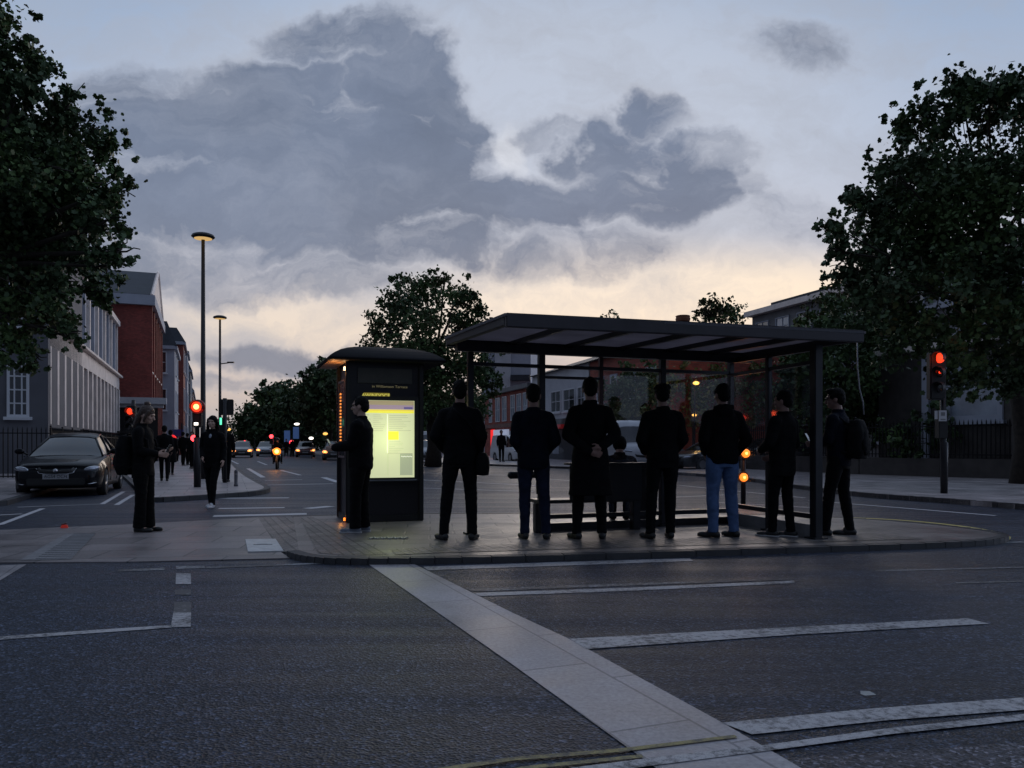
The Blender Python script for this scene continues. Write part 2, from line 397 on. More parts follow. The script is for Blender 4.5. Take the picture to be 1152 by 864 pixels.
def remesh(mb, name, m, parent, voxel=.01, smooth=4, fold=0.0, fscale=9.0, fdir=(1, 1, .45), hair=0.0, fac=.5):
    me = mb.mesh('tmp'); o = bpy.data.objects.new('tmp', me); COL.objects.link(o)
    bm = bmesh.new(); bm.from_mesh(me); bmesh.ops.recalc_face_normals(bm, faces=bm.faces); bm.to_mesh(me); bm.free()
    r = o.modifiers.new('r', 'REMESH'); r.mode = 'VOXEL'; r.voxel_size = voxel; r.use_smooth_shade = True
    if smooth: s = o.modifiers.new('s', 'SMOOTH'); s.factor = fac; s.iterations = smooth
    dg = bpy.context.evaluated_depsgraph_get(); dg.update()
    out = bpy.data.meshes.new_from_object(o.evaluated_get(dg)); out.name = name
    bpy.data.objects.remove(o)
    if fold or hair:
        seed = random.uniform(0, 50)
        nv = [v.normal.copy() for v in out.vertices]
        for v, nn in zip(out.vertices, nv):
            q = Vector((v.co.x*fdir[0], v.co.y*fdir[1], v.co.z/fdir[2]*.5))*fscale + Vector((seed, 0, 0))
            d = 0
            if fold:
                w = noise.noise(q); d += fold*(1-abs(w)*2.4)*.6 + fold*.5*noise.noise(q*2.3)
            if hair: d += hair*noise.noise(v.co*45+Vector((seed, 3, 1)))
            v.co += nn*d
    out.update()
    return link(name, out, m, parent, True)
def sheet(name, pts, z, m, label=None, kind='structure', thick=0.0):
    mb = MB(); p = [(q[0], q[1]) for q in pts]
    if thick: mb.prism(p, z-thick, z)
    else:
        a = sum(p[i][0]*p[(i+1) % len(p)][1]-p[(i+1) % len(p)][0]*p[i][1] for i in range(len(p)))
        if a < 0: p = p[::-1]
        mb.add([(x, y, z) for x, y in p], [tuple(range(len(p)))])
    o = build(mb, name, m); o['kind'] = kind
    return o
def text_mesh(body, size, name, m, parent, loc, rot, ext=.002, align='CENTER', xs=1.0):
    c = bpy.data.curves.new('t', 'FONT'); c.body = body; c.size = size; c.extrude = ext; c.align_x = align; c.align_y = 'CENTER'
    o = bpy.data.objects.new('t', c); COL.objects.link(o)
    dg = bpy.context.evaluated_depsgraph_get(); dg.update()
    me = bpy.data.meshes.new_from_object(o.evaluated_get(dg)); bpy.data.objects.remove(o)
    for v in me.vertices: v.co.x *= xs
    r = link(name, me, m, parent); r.location = loc; r.rotation_euler = rot
    return r
# ================================================================= CAMERA, WORLD, SUN
cam_d = bpy.data.cameras.new('camera'); cam = bpy.data.objects.new('camera', cam_d); COL.objects.link(cam)
cam.location = (0, 0, CH); cam.rotation_euler = (rad(90), 0, 0)
cam_d.sensor_width = 36; cam_d.lens = 36*F/1152; cam_d.shift_y = (HZ-432)/1152
cam_d.clip_end = 3000; cam_d.clip_start = .05
SC.camera = cam
SC.view_settings.view_transform = 'Standard'; SC.view_settings.look = 'None'; SC.view_settings.exposure = 0; SC.view_settings.gamma = 1
SC.cycles.max_bounces = 8; SC.cycles.transparent_max_bounces = 16; SC.cycles.use_denoising = True
SC.cycles.sample_clamp_indirect = 3

def make_world():
    w = bpy.data.worlds.new('World'); SC.world = w; w.use_nodes = True
    N = w.node_tree.nodes; L = w.node_tree.links
    bg = N['Background']
    sky = N.new('ShaderNodeTexSky'); sky.sky_type = 'NISHITA'; sky.sun_disc = False
    sky.sun_elevation = rad(1.5); sky.sun_rotation = rad(9); sky.air_density = 1.2; sky.dust_density = 2
    tc = N.new('ShaderNodeTexCoord').outputs['Generated']
    sp = N.new('ShaderNodeSeparateXYZ'); L.new(tc, sp.inputs[0])
    y = math_n(N, L, 'MAXIMUM', sp.outputs[1], .12)
    u = math_n(N, L, 'DIVIDE', sp.outputs[0], y); v = math_n(N, L, 'DIVIDE', sp.outputs[2], y)
    P = N.new('ShaderNodeCombineXYZ'); L.new(u, P.inputs[0]); L.new(v, P.inputs[1]); P = P.outputs[0]
    def vm(op, a, b):
        n = N.new('ShaderNodeVectorMath'); n.operation = op
        for i, x in enumerate((a, b)):
            if isinstance(x, tuple): n.inputs[i].default_value = x
            elif x is not None: L.new(x, n.inputs[i])
        return n
    # warp
    wn = N.new('ShaderNodeTexNoise'); wn.inputs['Scale'].default_value = 4; wn.inputs['Detail'].default_value = 6; wn.inputs['Roughness'].default_value = .6; L.new(P, wn.inputs['Vector'])
    wv = vm('MULTIPLY', vm('SUBTRACT', wn.outputs['Color'], (.5, .5, .5)).outputs[0], (.30, .16, 0)).outputs[0]
    w2 = N.new('ShaderNodeTexNoise'); w2.inputs['Scale'].default_value = 13; w2.inputs['Detail'].default_value = 4; L.new(P, w2.inputs['Vector'])
    wv = vm('ADD', wv, vm('MULTIPLY', vm('SUBTRACT', w2.outputs['Color'], (.5, .5, .5)).outputs[0], (.045, .04, 0)).outputs[0]).outputs[0]
    PW = vm('ADD', P, wv).outputs[0]
    def blob(px, py, rx, ry, s=1.0, src=PW):
        c = ((px-CX)/F, (HZ-py)/F, 0)
        d = vm('LENGTH', vm('MULTIPLY', vm('SUBTRACT', src, c).outputs[0], (F/rx, F/ry, 0)).outputs[0], None).outputs['Value']
        mr = N.new('ShaderNodeMapRange'); mr.interpolation_type = 'SMOOTHSTEP'; mr.inputs[1].default_value = 1.35; mr.inputs[2].default_value = .45
        mr.inputs[3].default_value = 0; mr.inputs[4].default_value = s; L.new(d, mr.inputs[0]); return mr.outputs[0]
    def mx(lst):
        r = lst[0]
        for q in lst[1:]: r = math_n(N, L, 'MAXIMUM', r, q)
        return r
    dark = mx([blob(*b) for b in [(375, 40, 95, 40, .95), (450, 95, 85, 55, 1.1), (505, 150, 62, 55, 1.1), (420, 185, 140, 80, 1.3), (255, 150, 175, 60, 1.15), (175, 105, 115, 38, .8), (320, 95, 110, 42, 1.0),
                                  (300, 232, 265, 62, 1.15), (580, 235, 130, 46, 1.15), (130, 220, 120, 80, .8), (200, 285, 165, 48, .85), (722, 122, 44, 34, 1.0), (692, 165, 62, 48, 1.1), (768, 182, 66, 55, 1.15), (725, 222, 105, 40, 1.1), (822, 215, 30, 26, .75), (630, 150, 45, 16, .6),
                                  (650, 285, 140, 40, .78), (420, 275, 200, 40, .95), (330, 318, 200, 26, .8), (335, 398, 125, 22, 1.0), (880, 255, 85, 42, .55), (905, 48, 85, 34, .66), (840, 90, 85, 22, .45), (230, 430, 120, 12, .6)]])
    PS = vm('MULTIPLY', PW, (.72, 1.35, 1)).outputs[0]
    n1 = noise_n(N, L, PS, 6, 10, .66); n2 = noise_n(N, L, PW, 2.6, 5, .55)
    n3 = noise_n(N, L, PS, 15, 8, .62, .6)
    dark = math_n(N, L, 'SUBTRACT', dark, blob(860, 145, 105, 60, .55, P))
    bil = math_n(N, L, 'ABSOLUTE', math_n(N, L, 'SUBTRACT', noise_n(N, L, PS, 4.2, 6, .6), .5))
    dens = math_n(N, L, 'ADD', dark, math_n(N, L, 'MULTIPLY', math_n(N, L, 'SUBTRACT', n1, .5), 1.5))
    dens = math_n(N, L, 'ADD', dens, math_n(N, L, 'MULTIPLY', math_n(N, L, 'SUBTRACT', n3, .5), .65))
    dens = math_n(N, L, 'ADD', dens, math_n(N, L, 'MULTIPLY', math_n(N, L, 'SUBTRACT', bil, .09), -.85))
    mr = N.new('ShaderNodeMapRange'); mr.interpolation_type = 'SMOOTHSTEP'; mr.inputs[1].default_value = .06; mr.inputs[2].default_value = 1.05; L.new(dens, mr.inputs[0]); cd = mr.outputs[0]
    # clear sky behind the cloud
    base = ramp(N, L, math_n(N, L, 'MULTIPLY', v, 1.6, clamp=True), [(0, (.45, .41, .41)), (.10, (.62, .52, .47)), (.22, (.68, .60, .56)), (.38, (.56, .565, .63)), (.62, (.45, .52, .66)), (1, (.31, .41, .58))])
    glow = mx([blob(745, 335, 290, 62, 1, P), blob(470, 372, 170, 40, .5, P), blob(330, 350, 130, 22, .5)])
    base = mixrgb(N, L, glow, base, (1.05, .86, .66))
    gl2 = blob(600, 140, 420, 200, .55, P)
    base = mixrgb(N, L, gl2, base, (.60, .635, .72))
    gap = blob(580, 165, 32, 28, .75, PW)
    base = mixrgb(N, L, gap, base, (.74, .76, .82))
    # fine wisps
    wsp = noise_n(N, L, PS, 9, 7, .65)
    base = mixrgb(N, L, math_n(N, L, 'MULTIPLY', ramp(N, L, wsp, [(.42, 0.0), (.68, 1.0)]), .5), base, (.40, .42, .48))
    cc = ramp(N, L, n1, [(.25, (.12, .155, .235)), (.5, (.165, .205, .295)), (.75, (.27, .31, .405))])
    cc2 = ramp(N, L, n2, [(.3, .82), (.7, 1.2)])
    cc = mixrgb(N, L, 1.0, cc, cc2, 'MULTIPLY')
    low = ramp(N, L, math_n(N, L, 'MULTIPLY', v, 1.0, clamp=True), [(0, .75), (.12, .6), (.26, .15), (.4, 0.0)])
    cc = mixrgb(N, L, low, cc, (.28, .275, .31))
    rim = mixrgb(N, L, .5, base, (.56, .55, .59))
    cc = mixrgb(N, L, ramp(N, L, dens, [(.2, 0.0), (1.0, 1.0)]), rim, cc)
    final = mixrgb(N, L, math_n(N, L, 'MULTIPLY', cd, .95), base, cc)
    # behind the viewer and overhead: dusk blue cloud
    back = ramp(N, L, sp.outputs[1], [(.45, 1.0), (.62, 0.0)]) ; b2 = N.new('ShaderNodeMapRange'); b2.inputs[1].default_value = .1; b2.inputs[2].default_value = .45; b2.inputs[3].default_value = 1; b2.inputs[4].default_value = 0; L.new(sp.outputs[1], b2.inputs[0])
    bc = ramp(N, L, noise_n(N, L, tc, 3, 6, .6), [(.35, (.20, .26, .39)), (.65, (.35, .43, .60))])
    final = mixrgb(N, L, b2.outputs[0], final, bc)
    nz = vm('MULTIPLY', sky.outputs[0], (.06, .06, .06)).outputs[0]
    final = mixrgb(N, L, .06, final, nz, 'ADD')
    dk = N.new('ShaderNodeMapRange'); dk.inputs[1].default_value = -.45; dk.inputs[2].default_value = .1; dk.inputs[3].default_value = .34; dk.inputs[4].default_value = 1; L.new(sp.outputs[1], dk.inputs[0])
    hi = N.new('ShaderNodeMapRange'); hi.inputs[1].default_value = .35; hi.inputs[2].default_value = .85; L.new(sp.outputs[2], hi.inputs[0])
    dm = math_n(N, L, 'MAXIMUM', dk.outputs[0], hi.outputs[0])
    sx_ = N.new('ShaderNodeMapRange'); sx_.inputs[1].default_value = .56; sx_.inputs[2].default_value = .95; sx_.inputs[3].default_value = 1; sx_.inputs[4].default_value = 2.6; L.new(sp.outputs[0], sx_.inputs[0])  # unseen right-hand sky brightened to add light on the left facades
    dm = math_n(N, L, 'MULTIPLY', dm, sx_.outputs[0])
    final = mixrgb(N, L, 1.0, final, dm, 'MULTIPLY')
    # below the horizon: dull
    gm = N.new('ShaderNodeMapRange'); gm.inputs[1].default_value = -.02; gm.inputs[2].default_value = .0; L.new(sp.outputs[2], gm.inputs[0])
    final = mixrgb(N, L, gm.outputs[0], (.05, .05, .06), final)
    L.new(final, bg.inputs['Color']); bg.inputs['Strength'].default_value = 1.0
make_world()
sd = bpy.data.lights.new('sun', 'SUN'); so = bpy.data.objects.new('sun', sd); COL.objects.link(so)
sd.energy = .85; sd.angle = rad(30); sd.color = (1, .86, .74)
d = Vector((math.sin(rad(9))*math.cos(rad(8)), math.cos(rad(9))*math.cos(rad(8)), math.sin(rad(8))))
so.rotation_euler = d.to_track_quat('Z', 'Y').to_euler(); so.location = d*100

# ================================================================= GROUND, PAVEMENTS, MARKINGS
sheet('ground', [(-900, -60), (900, -60), (900, 1500), (-900, 1500)], 0, 'asphalt')
def curb_block(name, top_pts, z, m, kw=.14, km='kerb', front=None):
    """raised pavement: slab surface plus a kerb stone row of its own round the polygon"""
    o = sheet(name, top_pts, z, m, thick=z+.02)
    return o
def poly_kerb(name, pts, z, w=.13, km='kerb', closed=False):
    mb = MB(); n = len(pts)
    P = [Vector((p[0], p[1])) for p in pts]
    offs = []
    for i in range(n):
        a = P[i-1] if (i > 0 or closed) else P[i]; b = P[(i+1) % n] if (i < n-1 or closed) else P[i]
        d = (b-a).normalized(); offs.append(Vector((d.y, -d.x))*w)
    rng = range(n) if closed else range(n-1)
    for i in rng:
        j = (i+1) % n
        a, b, c, e = P[i], P[j], P[j]+offs[j], P[i]+offs[i]
        L_ = (b-a).length; k = max(1, int(L_/.9))
        for q in range(k):
            t0, t1 = q/k, (q+1)/k - .008/max(L_/k, .01)/k*1
            A, B = a.lerp(b, t0), a.lerp(b, t1); C, D = e.lerp(c, t1), e.lerp(c, t0)
            mb.hull8([(A.x, A.y, -.05), (D.x, D.y, -.05), (C.x, C.y, -.05), (B.x, B.y, -.05), (A.x, A.y, z), (D.x, D.y, z), (C.x, C.y, z-.006), (B.x, B.y, z)])
    o = build(mb, name, km); o['kind'] = 'structure'; return o

IZ = .065
def smooth_pts(pts, it=2):
    for _ in range(it):
        out = [pts[0]]
        for i in range(len(pts)-1):
            a, b = pts[i], pts[i+1]; out += [a*.75+b*.25, a*.25+b*.75]
        out.append(pts[-1]); pts = out
    return pts
front = [G(336, 619, IZ), G(352, 624, IZ), G(385, 626.5, IZ), G(470, 626, IZ), G(600, 623.5, IZ), G(800, 617, IZ), G(1000, 611, IZ), G(1085, 607.5, IZ), G(1118, 604.5, IZ), G(1124, 601, IZ), G(1105, 596.5, IZ), G(1050, 590, IZ), G(960, 583, IZ), G(880, 579.5, IZ), G(760, 578, IZ), G(600, 578, IZ), G(430, 578, IZ), G(330, 581, IZ)]
fr = smooth_pts(front, 2)
sheet('island_pavement', fr, IZ, 'slab', thick=IZ+.02)
poly_kerb('island_kerb', fr, IZ+.004, .13, 'kerb')
# dropped section between the flush crossing and the raised island
r0, r1 = [G(316, 621, .012), G(290, 582, .012)], [fr[0], fr[-1]]
mb = MB(); mb.add([(r0[0].x, r0[0].y, .012), (r1[0].x, r1[0].y, IZ), (r1[1].x, r1[1].y, IZ), (r0[1].x, r0[1].y, .012)], [(0, 1, 2, 3)])
mb.add([(r0[0].x, r0[0].y, -.02), (r1[0].x, r1[0].y, -.02), (r1[0].x, r1[0].y, IZ), (r0[0].x, r0[0].y, .012)], [(0, 1, 2, 3)])
o = build(mb, 'dropped_pavement', 'setts'); o['kind'] = 'structure'
sheet('crossing_pavement', [G(-260, 606), G(0, 597), G(150, 590.5), r0[1], r0[0], G(326, 629), G(150, 633), G(0, 634), G(-260, 640)], .012, 'slab_flat', thick=.03)
sheet('setts_band', [G(337, 582.5, IZ+.004), G(352, 581.5, IZ+.004), G(438, 624, IZ+.004), G(385, 624.3, IZ+.004), G(358, 622, IZ+.004)], IZ+.004, 'setts')
sheet('setts_edge', [G(500, 621.5, IZ+.005), G(1040, 606, IZ+.005), G(985, 599.5, IZ+.005), G(500, 613.5, IZ+.005), G(440, 618, IZ+.005), G(445, 624, IZ+.005)], IZ+.005, 'setts')
# tactile square with real studs
tp = [G(22, 630, .017), G(75, 600, .017), G(108, 600, .017), G(80, 629, .017)]
sheet('tactile_paving', tp, .017, mat('tactile', (.18, .18, .19), .6, var=.25, vscale=9, bump=.4))
mb = MB()
for i in range(14):
    for j in range(16):
        a = tp[0].lerp(tp[1], (j+.5)/16); b = tp[3].lerp(tp[2], (j+.5)/16); c = a.lerp(b, (i+.5)/14)
        if i > 3: mb.lathe([(.022, 0), (.018, .006), (.008, .008)], (c.x, c.y, .017), 8)
o = build(mb, 'tactile_studs', mat('stud', (.13, .13, .135), .6)); o['kind'] = 'structure'
# access cover
t = empty('access_cover', G(297, 613, .012), 0, label='pale square access cover set flush in the crossing pavement', cat='manhole cover')
c0 = Vector(t.location); q = [G(x, y, .018)-c0 for x, y in ((276, 607), (310, 606.5), (319, 620), (279, 621))]
mb = MB(); mb.prism([(v.x, v.y) for v in q], .001, .012); build(mb, 'cover_plate', mat('cover', (.52, .52, .52), .6, var=.18, vscale=9, bump=.3), t)
cc = sum((v for v in q), Vector())/4
mb = MB(); mb.box((cc.x, cc.y, .0145), (.22, .016, .004)); mb.box((cc.x-.02, cc.y+.03, .0145), (.12, .012, .004)); build(mb, 'lifting_slot', 'paper_grey', t)
# cast grate by the kiosk
t = empty('drain_grate', G(437, 606, IZ), 0, label='small cast metal grate in the paving lit by the timetable glow', cat='drain')
mb = MB(); mb.box((0, 0, .002), (.48, .11, .004)); build(mb, 'grate_frame', 'black_metal', t)
mb = MB()
for i in range(11): mb.box((-.2+.04*i, .0, .010), (.024, .10, .012), rz=.5 if i % 2 else -.4)
build(mb, 'grate_bar', mat('grate_bar', (.62, .62, .55), .4, .3), t)

# left street pavement (far side) and right side pavement
KZ = .10
lp = [G(174, 559.5, KZ), G(262, 554.5, KZ), G(292, 551.5, KZ), G(299, 548, KZ), G(288, 543, KZ), G(270, 532.5, KZ), G(258, 520, KZ), G(250, 512, KZ)]
lp_s = smooth_pts(lp, 2)
far_l = Vector((-.375*150-2.6+1.0, 150, 0)); face_far = Vector((-.393*150-1.2, 150, 0))
sheet('street_pavement', lp_s+[far_l, face_far, Vector((-17.5, 36, 0)), G(140, 532, KZ)], KZ, 'slab_far', thick=.12)
poly_kerb('street_kerb', [G(140, 532, KZ)]+lp_s, KZ+.004, .15, 'kerb')
nl = [G(-120, 572, KZ), G(0, 563, KZ), G(14, 559, KZ), G(60, 546, KZ), G(135, 531, KZ)]
sheet('corner_pavement', nl+[Vector((-17.5, 36, 0)), Vector((-19.5, 30.0, 0)), Vector((-19.8, 14, 0))], KZ-.003, 'slab_far', thick=.117)
poly_kerb('corner_kerb', nl, KZ+.001, .15, 'kerb')
rk = [G(1480, 588, KZ), G(1300, 578, KZ), G(1152, 567.5, KZ), G(1060, 560.5, KZ), G(967, 554.5, KZ), G(900, 546.5, KZ), G(830, 536, KZ), G(720, 528.5, KZ), G(600, 523.5, KZ), G(475, 520, KZ), G(410, 514, KZ)]
rk_s = smooth_pts(rk, 2)
sheet('far_pavement', rk_s+[Vector((-.3*170+18, 170, 0)), Vector((14, 170, 0)), Vector((60, 60, 0)), Vector((60, 10, 0))], KZ, 'slab_far', thick=.12)
poly_kerb('far_kerb', rk_s, KZ+.004, .15, 'kerb')

def mark(pix, m='white_line', z=.004, name='road_marking'): return sheet(name, [G(x, y, z) for x, y in pix], z, m)
mark([(410, 631.5), (457, 630), (576, 689), (641, 719), (811, 812), (905, 866), (960, 898), (800, 908), (741, 866), (576, 747)], 'strip', .0045, 'paved_strip')
mark([(641, 718.5), (820, 709), (1088, 695.5), (1113, 701.5), (900, 713.5), (660, 730)], z=.006)
mark([(476, 637.5), (640, 632), (776, 628), (780, 631), (640, 636), (482, 641.5)], 'white_line')
mark([(527, 662.5), (700, 656.5), (889, 650.5), (892, 652), (700, 659), (530, 665.5)], 'white_faint')
mark([(532, 667), (700, 661.5), (893, 653), (894, 656), (700, 665), (540, 670.5)], 'white_line')
mark([(812, 813), (980, 797), (1152, 784.5), (1300, 774), (1300, 788), (1152, 798.5), (1000, 810), (846, 826)], z=.006)
mark([(640, 864), (735, 852), (860, 838), (1000, 819), (1152, 803), (1300, 789), (1300, 797), (1152, 810), (1000, 826), (860, 845), (735, 861), (660, 871)], 'white_line', .0075)
mark([(878, 853), (1010, 845), (1152, 835), (1400, 820), (1400, 1000), (700, 1050), (760, 905)], 'asphalt_patch', .003, 'asphalt_patch')
mark([(-10, 716.5), (100, 709), (193, 703), (193, 706), (100, 712.5), (-10, 720.5)], 'white_line')
mark([(195, 689), (215, 689), (214.5, 705), (192, 705.5)], 'white_line')
mark([(196, 677), (215, 677), (215, 689), (195, 689)], 'white_faint')
mark([(197, 663), (215, 663), (215, 669), (197, 669)], 'white_faint')
mark([(198, 645), (214.5, 645), (215, 657), (197.5, 657)], 'white_line')
mark([(133, 640.5), (185, 638.5), (185, 641), (133, 643)], 'white_faint')
mark([(198, 636.8), (230, 636.5), (231, 639), (198, 640)], 'white_faint')
mark([(232, 637.5), (330, 634), (410, 631), (410, 632.4), (330, 635.6), (232, 639.4)], 'white_faint')
mark([(-60, 637), (0, 636), (30, 634.8), (0, 653), (-60, 690)], 'strip', .004, 'paved_strip')
# yellow lines
mark([(470, 867), (576, 851.5), (700, 841.5), (826, 826.5), (830, 829.5), (700, 845.5), (576, 855.5), (480, 871)], 'yellow_line', .0095)
mark([(560, 867), (600, 860.5), (722, 848.5), (724, 852), (600, 864.5), (570, 871)], 'yellow_line', .0095)
yp = [G(x, y, .004) for x, y in ((950, 582), (1000, 584), (1050, 588), (1095, 593.5), (1124, 599.5), (1133, 604), (1128, 609))]
yps = smooth_pts(yp, 2)
def strip(pts, w, m, z=.004, name='road_marking'):
    n = len(pts); Lp = []; Rp = []
    for i in range(n):
        d = (pts[min(i+1, n-1)]-pts[max(i-1, 0)]); d.z = 0; d.normalize(); s = Vector((-d.y, d.x, 0))*w/2
        Lp.append(pts[i]+s); Rp.append(pts[i]-s)
    return sheet(name, Lp+Rp[::-1], z, m)
strip(yps, .11, paint('yellow_edge', (.5, .42, .12), .5))
mark([(985, 641.5), (1152, 637.5), (1152, 638.6), (985, 642.8)], 'white_faint')
mark([(1000, 612.5), (1152, 608.8), (1152, 610.6), (1000, 614.3)], 'white_faint')
mark([(1075, 655), (1152, 653), (1152, 654.5), (1075, 656.5)], 'white_faint')
# middle distance lines
for pp, w in [(((298, 540.5), (340, 539.5)), .16), (((296, 545.7), (375, 544.2)), .18), (((364, 537), (381, 542.5)), .22), (((279, 527), (296, 537)), .18),
          (((316, 529), (338, 534.5)), .14), (((245, 560.5), (325, 560)), .25), (((246, 572), (320, 571)), .22), (((240, 580.5), (345, 578)), .3), (((345, 572), (372, 569.5)), .25),
          (((20, 570.5), (115, 567), (139, 553)), .10), (((131, 568), (150, 556.5)), .1), (((-20, 593), (0, 590), (48, 572)), .10), (((-30, 581), (25, 578)), .12),
          (((476, 540), (620, 547)), .12), (((476, 549), (600, 553)), .1), (((477, 532), (590, 535)), .14), (((604, 538), (760, 549)), .12), (((722, 561), (830, 556)), .12), (((765, 546), (905, 560)), .12), (((800, 565), (915, 571)), .1),
          (((910, 563), (1010, 571), (1120, 580)), .11), (((640, 556), (700, 557)), .1), (((258, 517), (268, 522)), .14), (((290, 519), (300, 523)), .14)]:
    strip([G(x, y, .004) for x, y in pp], w, 'white_far')
# ================================================================= PEOPLE
def hand(mb, w, d, n, side, curl=.35, sc=1.0, spread=.1, thumb=1):
    """palm and five fingers from wrist w along d; n = direction the palm faces; side = direction of the thumb"""
    d = d.normalized(); n = (n-d*n.dot(d)).normalized(); s = side; s = (s-d*s.dot(d)-n*s.dot(n)).normalized()
    R = Matrix((s, d, n)).transposed()
    mb.ell(w+d*.045*sc, (.040*sc, .052*sc, .016*sc), R)
    mb.cap(w-d*.02, w+d*.03, .026*sc, .028*sc, 10)
    for i, (x, ln) in enumerate(((.030, .070), (.010, .080), (-.010, .074), (-.030, .058))):
        p = w+d*.078*sc+s*x*sc; a = curl*(.5+.12*i); dd = (d+s*x*spread*10).normalized()
        r = .0092*sc
        for k in range(3):
            dd2 = (dd*math.cos(a)+n*math.sin(a)).normalized(); L_ = ln*sc*(.45, .32, .26)[k]
            q = p+dd2*L_; mb.cap(p, q, r, r*.92, 8); p = q; r *= .92; a += curl*1.0
    p = w+d*.02*sc+s*.030*sc; q = p+(s*.75+d*.75+n*.3).normalized()*.04*sc; r_ = q+(s*.25+d*.9+n*.4).normalized()*.032*sc
    mb.cap(p, q, .0125*sc, .0105*sc, 8); mb.cap(q, r_, .0105*sc, .009*sc, 8)

PEOPLE = []
def person(loc, face, label, h=1.8, feet=((-.14, 0), (.14, 0)), toes=(-8, 8), arms=None, head=(0, 0), lean=0.0, bend=(.02, .02),
           jacket='cloth_black', hem=.86, coat=False, trousers='trouser_black', tw=1.0, shoes='shoe_black', hair='short', hairm='hair_dark',
           skin='skin', vox=.0085, group=None, hips=(0, 0), bulk=1.0, hood=False, collar=.012, sole=None, shoulder=.172, knees=None, seat=None, female=False, cuff=0.0, pants_z=0.0, lift=(0, 0)):
    s = h/1.8; far = vox > .012
    V = Vector
    hx, hy = hips
    zp = .93 if seat is None else seat
    Hl, Hr = V((-.092+hx, hy, zp)), V((.092+hx, hy, zp))
    def TL(p, k=1.0):          # lean the trunk about the hips
        q = V(p)-V((0, 0, .95)); Rm = Matrix.Rotation(-lean*k, 3, 'X'); q = Rm @ q
        return q+V((hx, hy, zp+.02))
    Hk = []
    for i, (f, Hp) in enumerate(zip(feet, (Hl, Hr))):
        an = V((f[0], f[1], .09+lift[i]))
        if knees: kn = V(knees[i])
        else:
            kn = (Hp+an)/2+V((0, 0, .02)); ta = rad(toes[i]); kn += V((math.sin(ta), math.cos(ta), 0))*bend[i]
        Hk.append((Hp, kn, an))
    arms = arms or {}
    A = []
    for i, sg in enumerate((-1, 1)):
        sh = TL((sg*shoulder, 0, 1.425)); e, w = arms.get('LR'[i], ((sg*.25, -.03, 1.17), (sg*.25, .06, .93)))
        A.append((sh, V((e[0]*.93, e[1], e[2])), V(w)))
    # head frame
    nb = TL((0, -.01, 1.50)); Hm = Matrix.Translation(nb) @ Matrix.Rotation(head[0], 4, 'Z') @ Matrix.Rotation(-head[1]-lean*.3, 4, 'X') @ Matrix.Scale(1.07, 4) @ Matrix.Translation(V((0, .01, -1.50)))
    Hm3 = Hm.to_3x3()
    def HP(p): return Hm @ V(p)
    b = MB()
    # head
    b.ell(HP((0, -.012, 1.695)), (.074, .094, .098), Hm3); b.ell(HP((0, .018, 1.645)), (.060, .072, .085), Hm3); b.ell(HP((0, .045, 1.600)), (.036, .042, .034), Hm3)
    b.cap(HP((0, .088, 1.675)), HP((0, .108, 1.645)), .010, .015, 8); b.ell(HP((0, .075, 1.70)), (.052, .018, .014), Hm3)
    b.ell(HP((0, .083, 1.616)), (.024, .014, .010), Hm3)
    for sg in (-1, 1):
        b.ell(HP((sg*.074, -.008, 1.66)), (.010, .020, .033), Hm3); b.ell(HP((sg*.038, .062, 1.645)), (.022, .022, .02), Hm3)
    b.cap(TL((0, -.02, 1.42)), HP((0, -.012, 1.60)), .064*(.85 if female else 1), .054*(.85 if female else 1), 14)
    # trunk and limbs under the clothes
    b.loft([(TL((0, 0, 1.0)), .13, .09), (TL((0, 0, 1.12)), .125, .085), (TL((0, 0, 1.3)), .15, .095), (TL((0, 0, 1.42)), .15, .08), (TL((0, 0, 1.47)), .07, .06)])
    b.ell(V((hx, hy, zp+.05)), (.135, .095, .12))
    for Hp, kn, an in Hk:
        b.cap(Hp, kn, .078, .05, 12); b.cap(kn, an, .048, .034, 12)
    for i, f in enumerate(feet):
        ta = rad(toes[i]); dr = V((math.sin(ta), math.cos(ta), 0)); an = Hk[i][2]; b.cap(an-V((0, 0, .03))-dr*.02, an+dr*.13-V((0, 0, .055)), .034, .026, 10)
    for i, (sh, e, w) in enumerate(A):
        b.cap(sh, e, .046, .036, 12); b.cap(e, w, .036, .026, 12)
        hd = (arms.get('H'+'LR'[i]) if arms else None)
        dd = (w-e).normalized()
        if hd is None: hand(b, w+dd*.012, dd, V((-(-1, 1)[i], 0, 0)) if abs(dd.x) < .8 else V((0, -1, 0)), V((0, 1, .1)), .35)
        else: hand(b, w+dd*.012, V(hd[0]), V(hd[1]), V(hd[2]), hd[3])
    root = remesh(b, 'person', skin, None, max(.0068, vox*.8), 2)
    tag(root, label, 'person', group)
    # jacket
    j = MB(); B = bulk
    if coat:
        rg = [((hx*.5, hy-.01, hem), .235*B, .165*B), ((hx*.7, hy-.005, hem+.25), .215*B, .15*B), (TL((0, 0, .98), .2), .19*B, .14*B)]
    else:
        rg = [(TL((0, 0, hem), .1), .166*B, .120*B), (TL((0, 0, hem+.05), .2), .176*B, .132*B), (TL((0, 0, .99), .4), .176*B, .132*B)]
    rg = [(V(c), rx, ry) for c, rx, ry in rg]
    rg += [(TL((0, 0, 1.12)), (.160 if female else .172)*B, .126*B), (TL((0, 0, 1.27)), (.172 if female else .190)*B, .130*B), (TL((0, -.008, 1.38)), (shoulder+.012)*B, .122*B), (TL((0, -.012, 1.435)), (shoulder-.018)*B, .108), (TL((0, -.014, 1.485)), .112, .086), (TL((0, -.012, 1.515)), .082, .074), (TL((0, -.010, 1.54+collar)), .068+collar*.4, .070+collar*.4)]
    j.loft(rg, 28, 2.25)
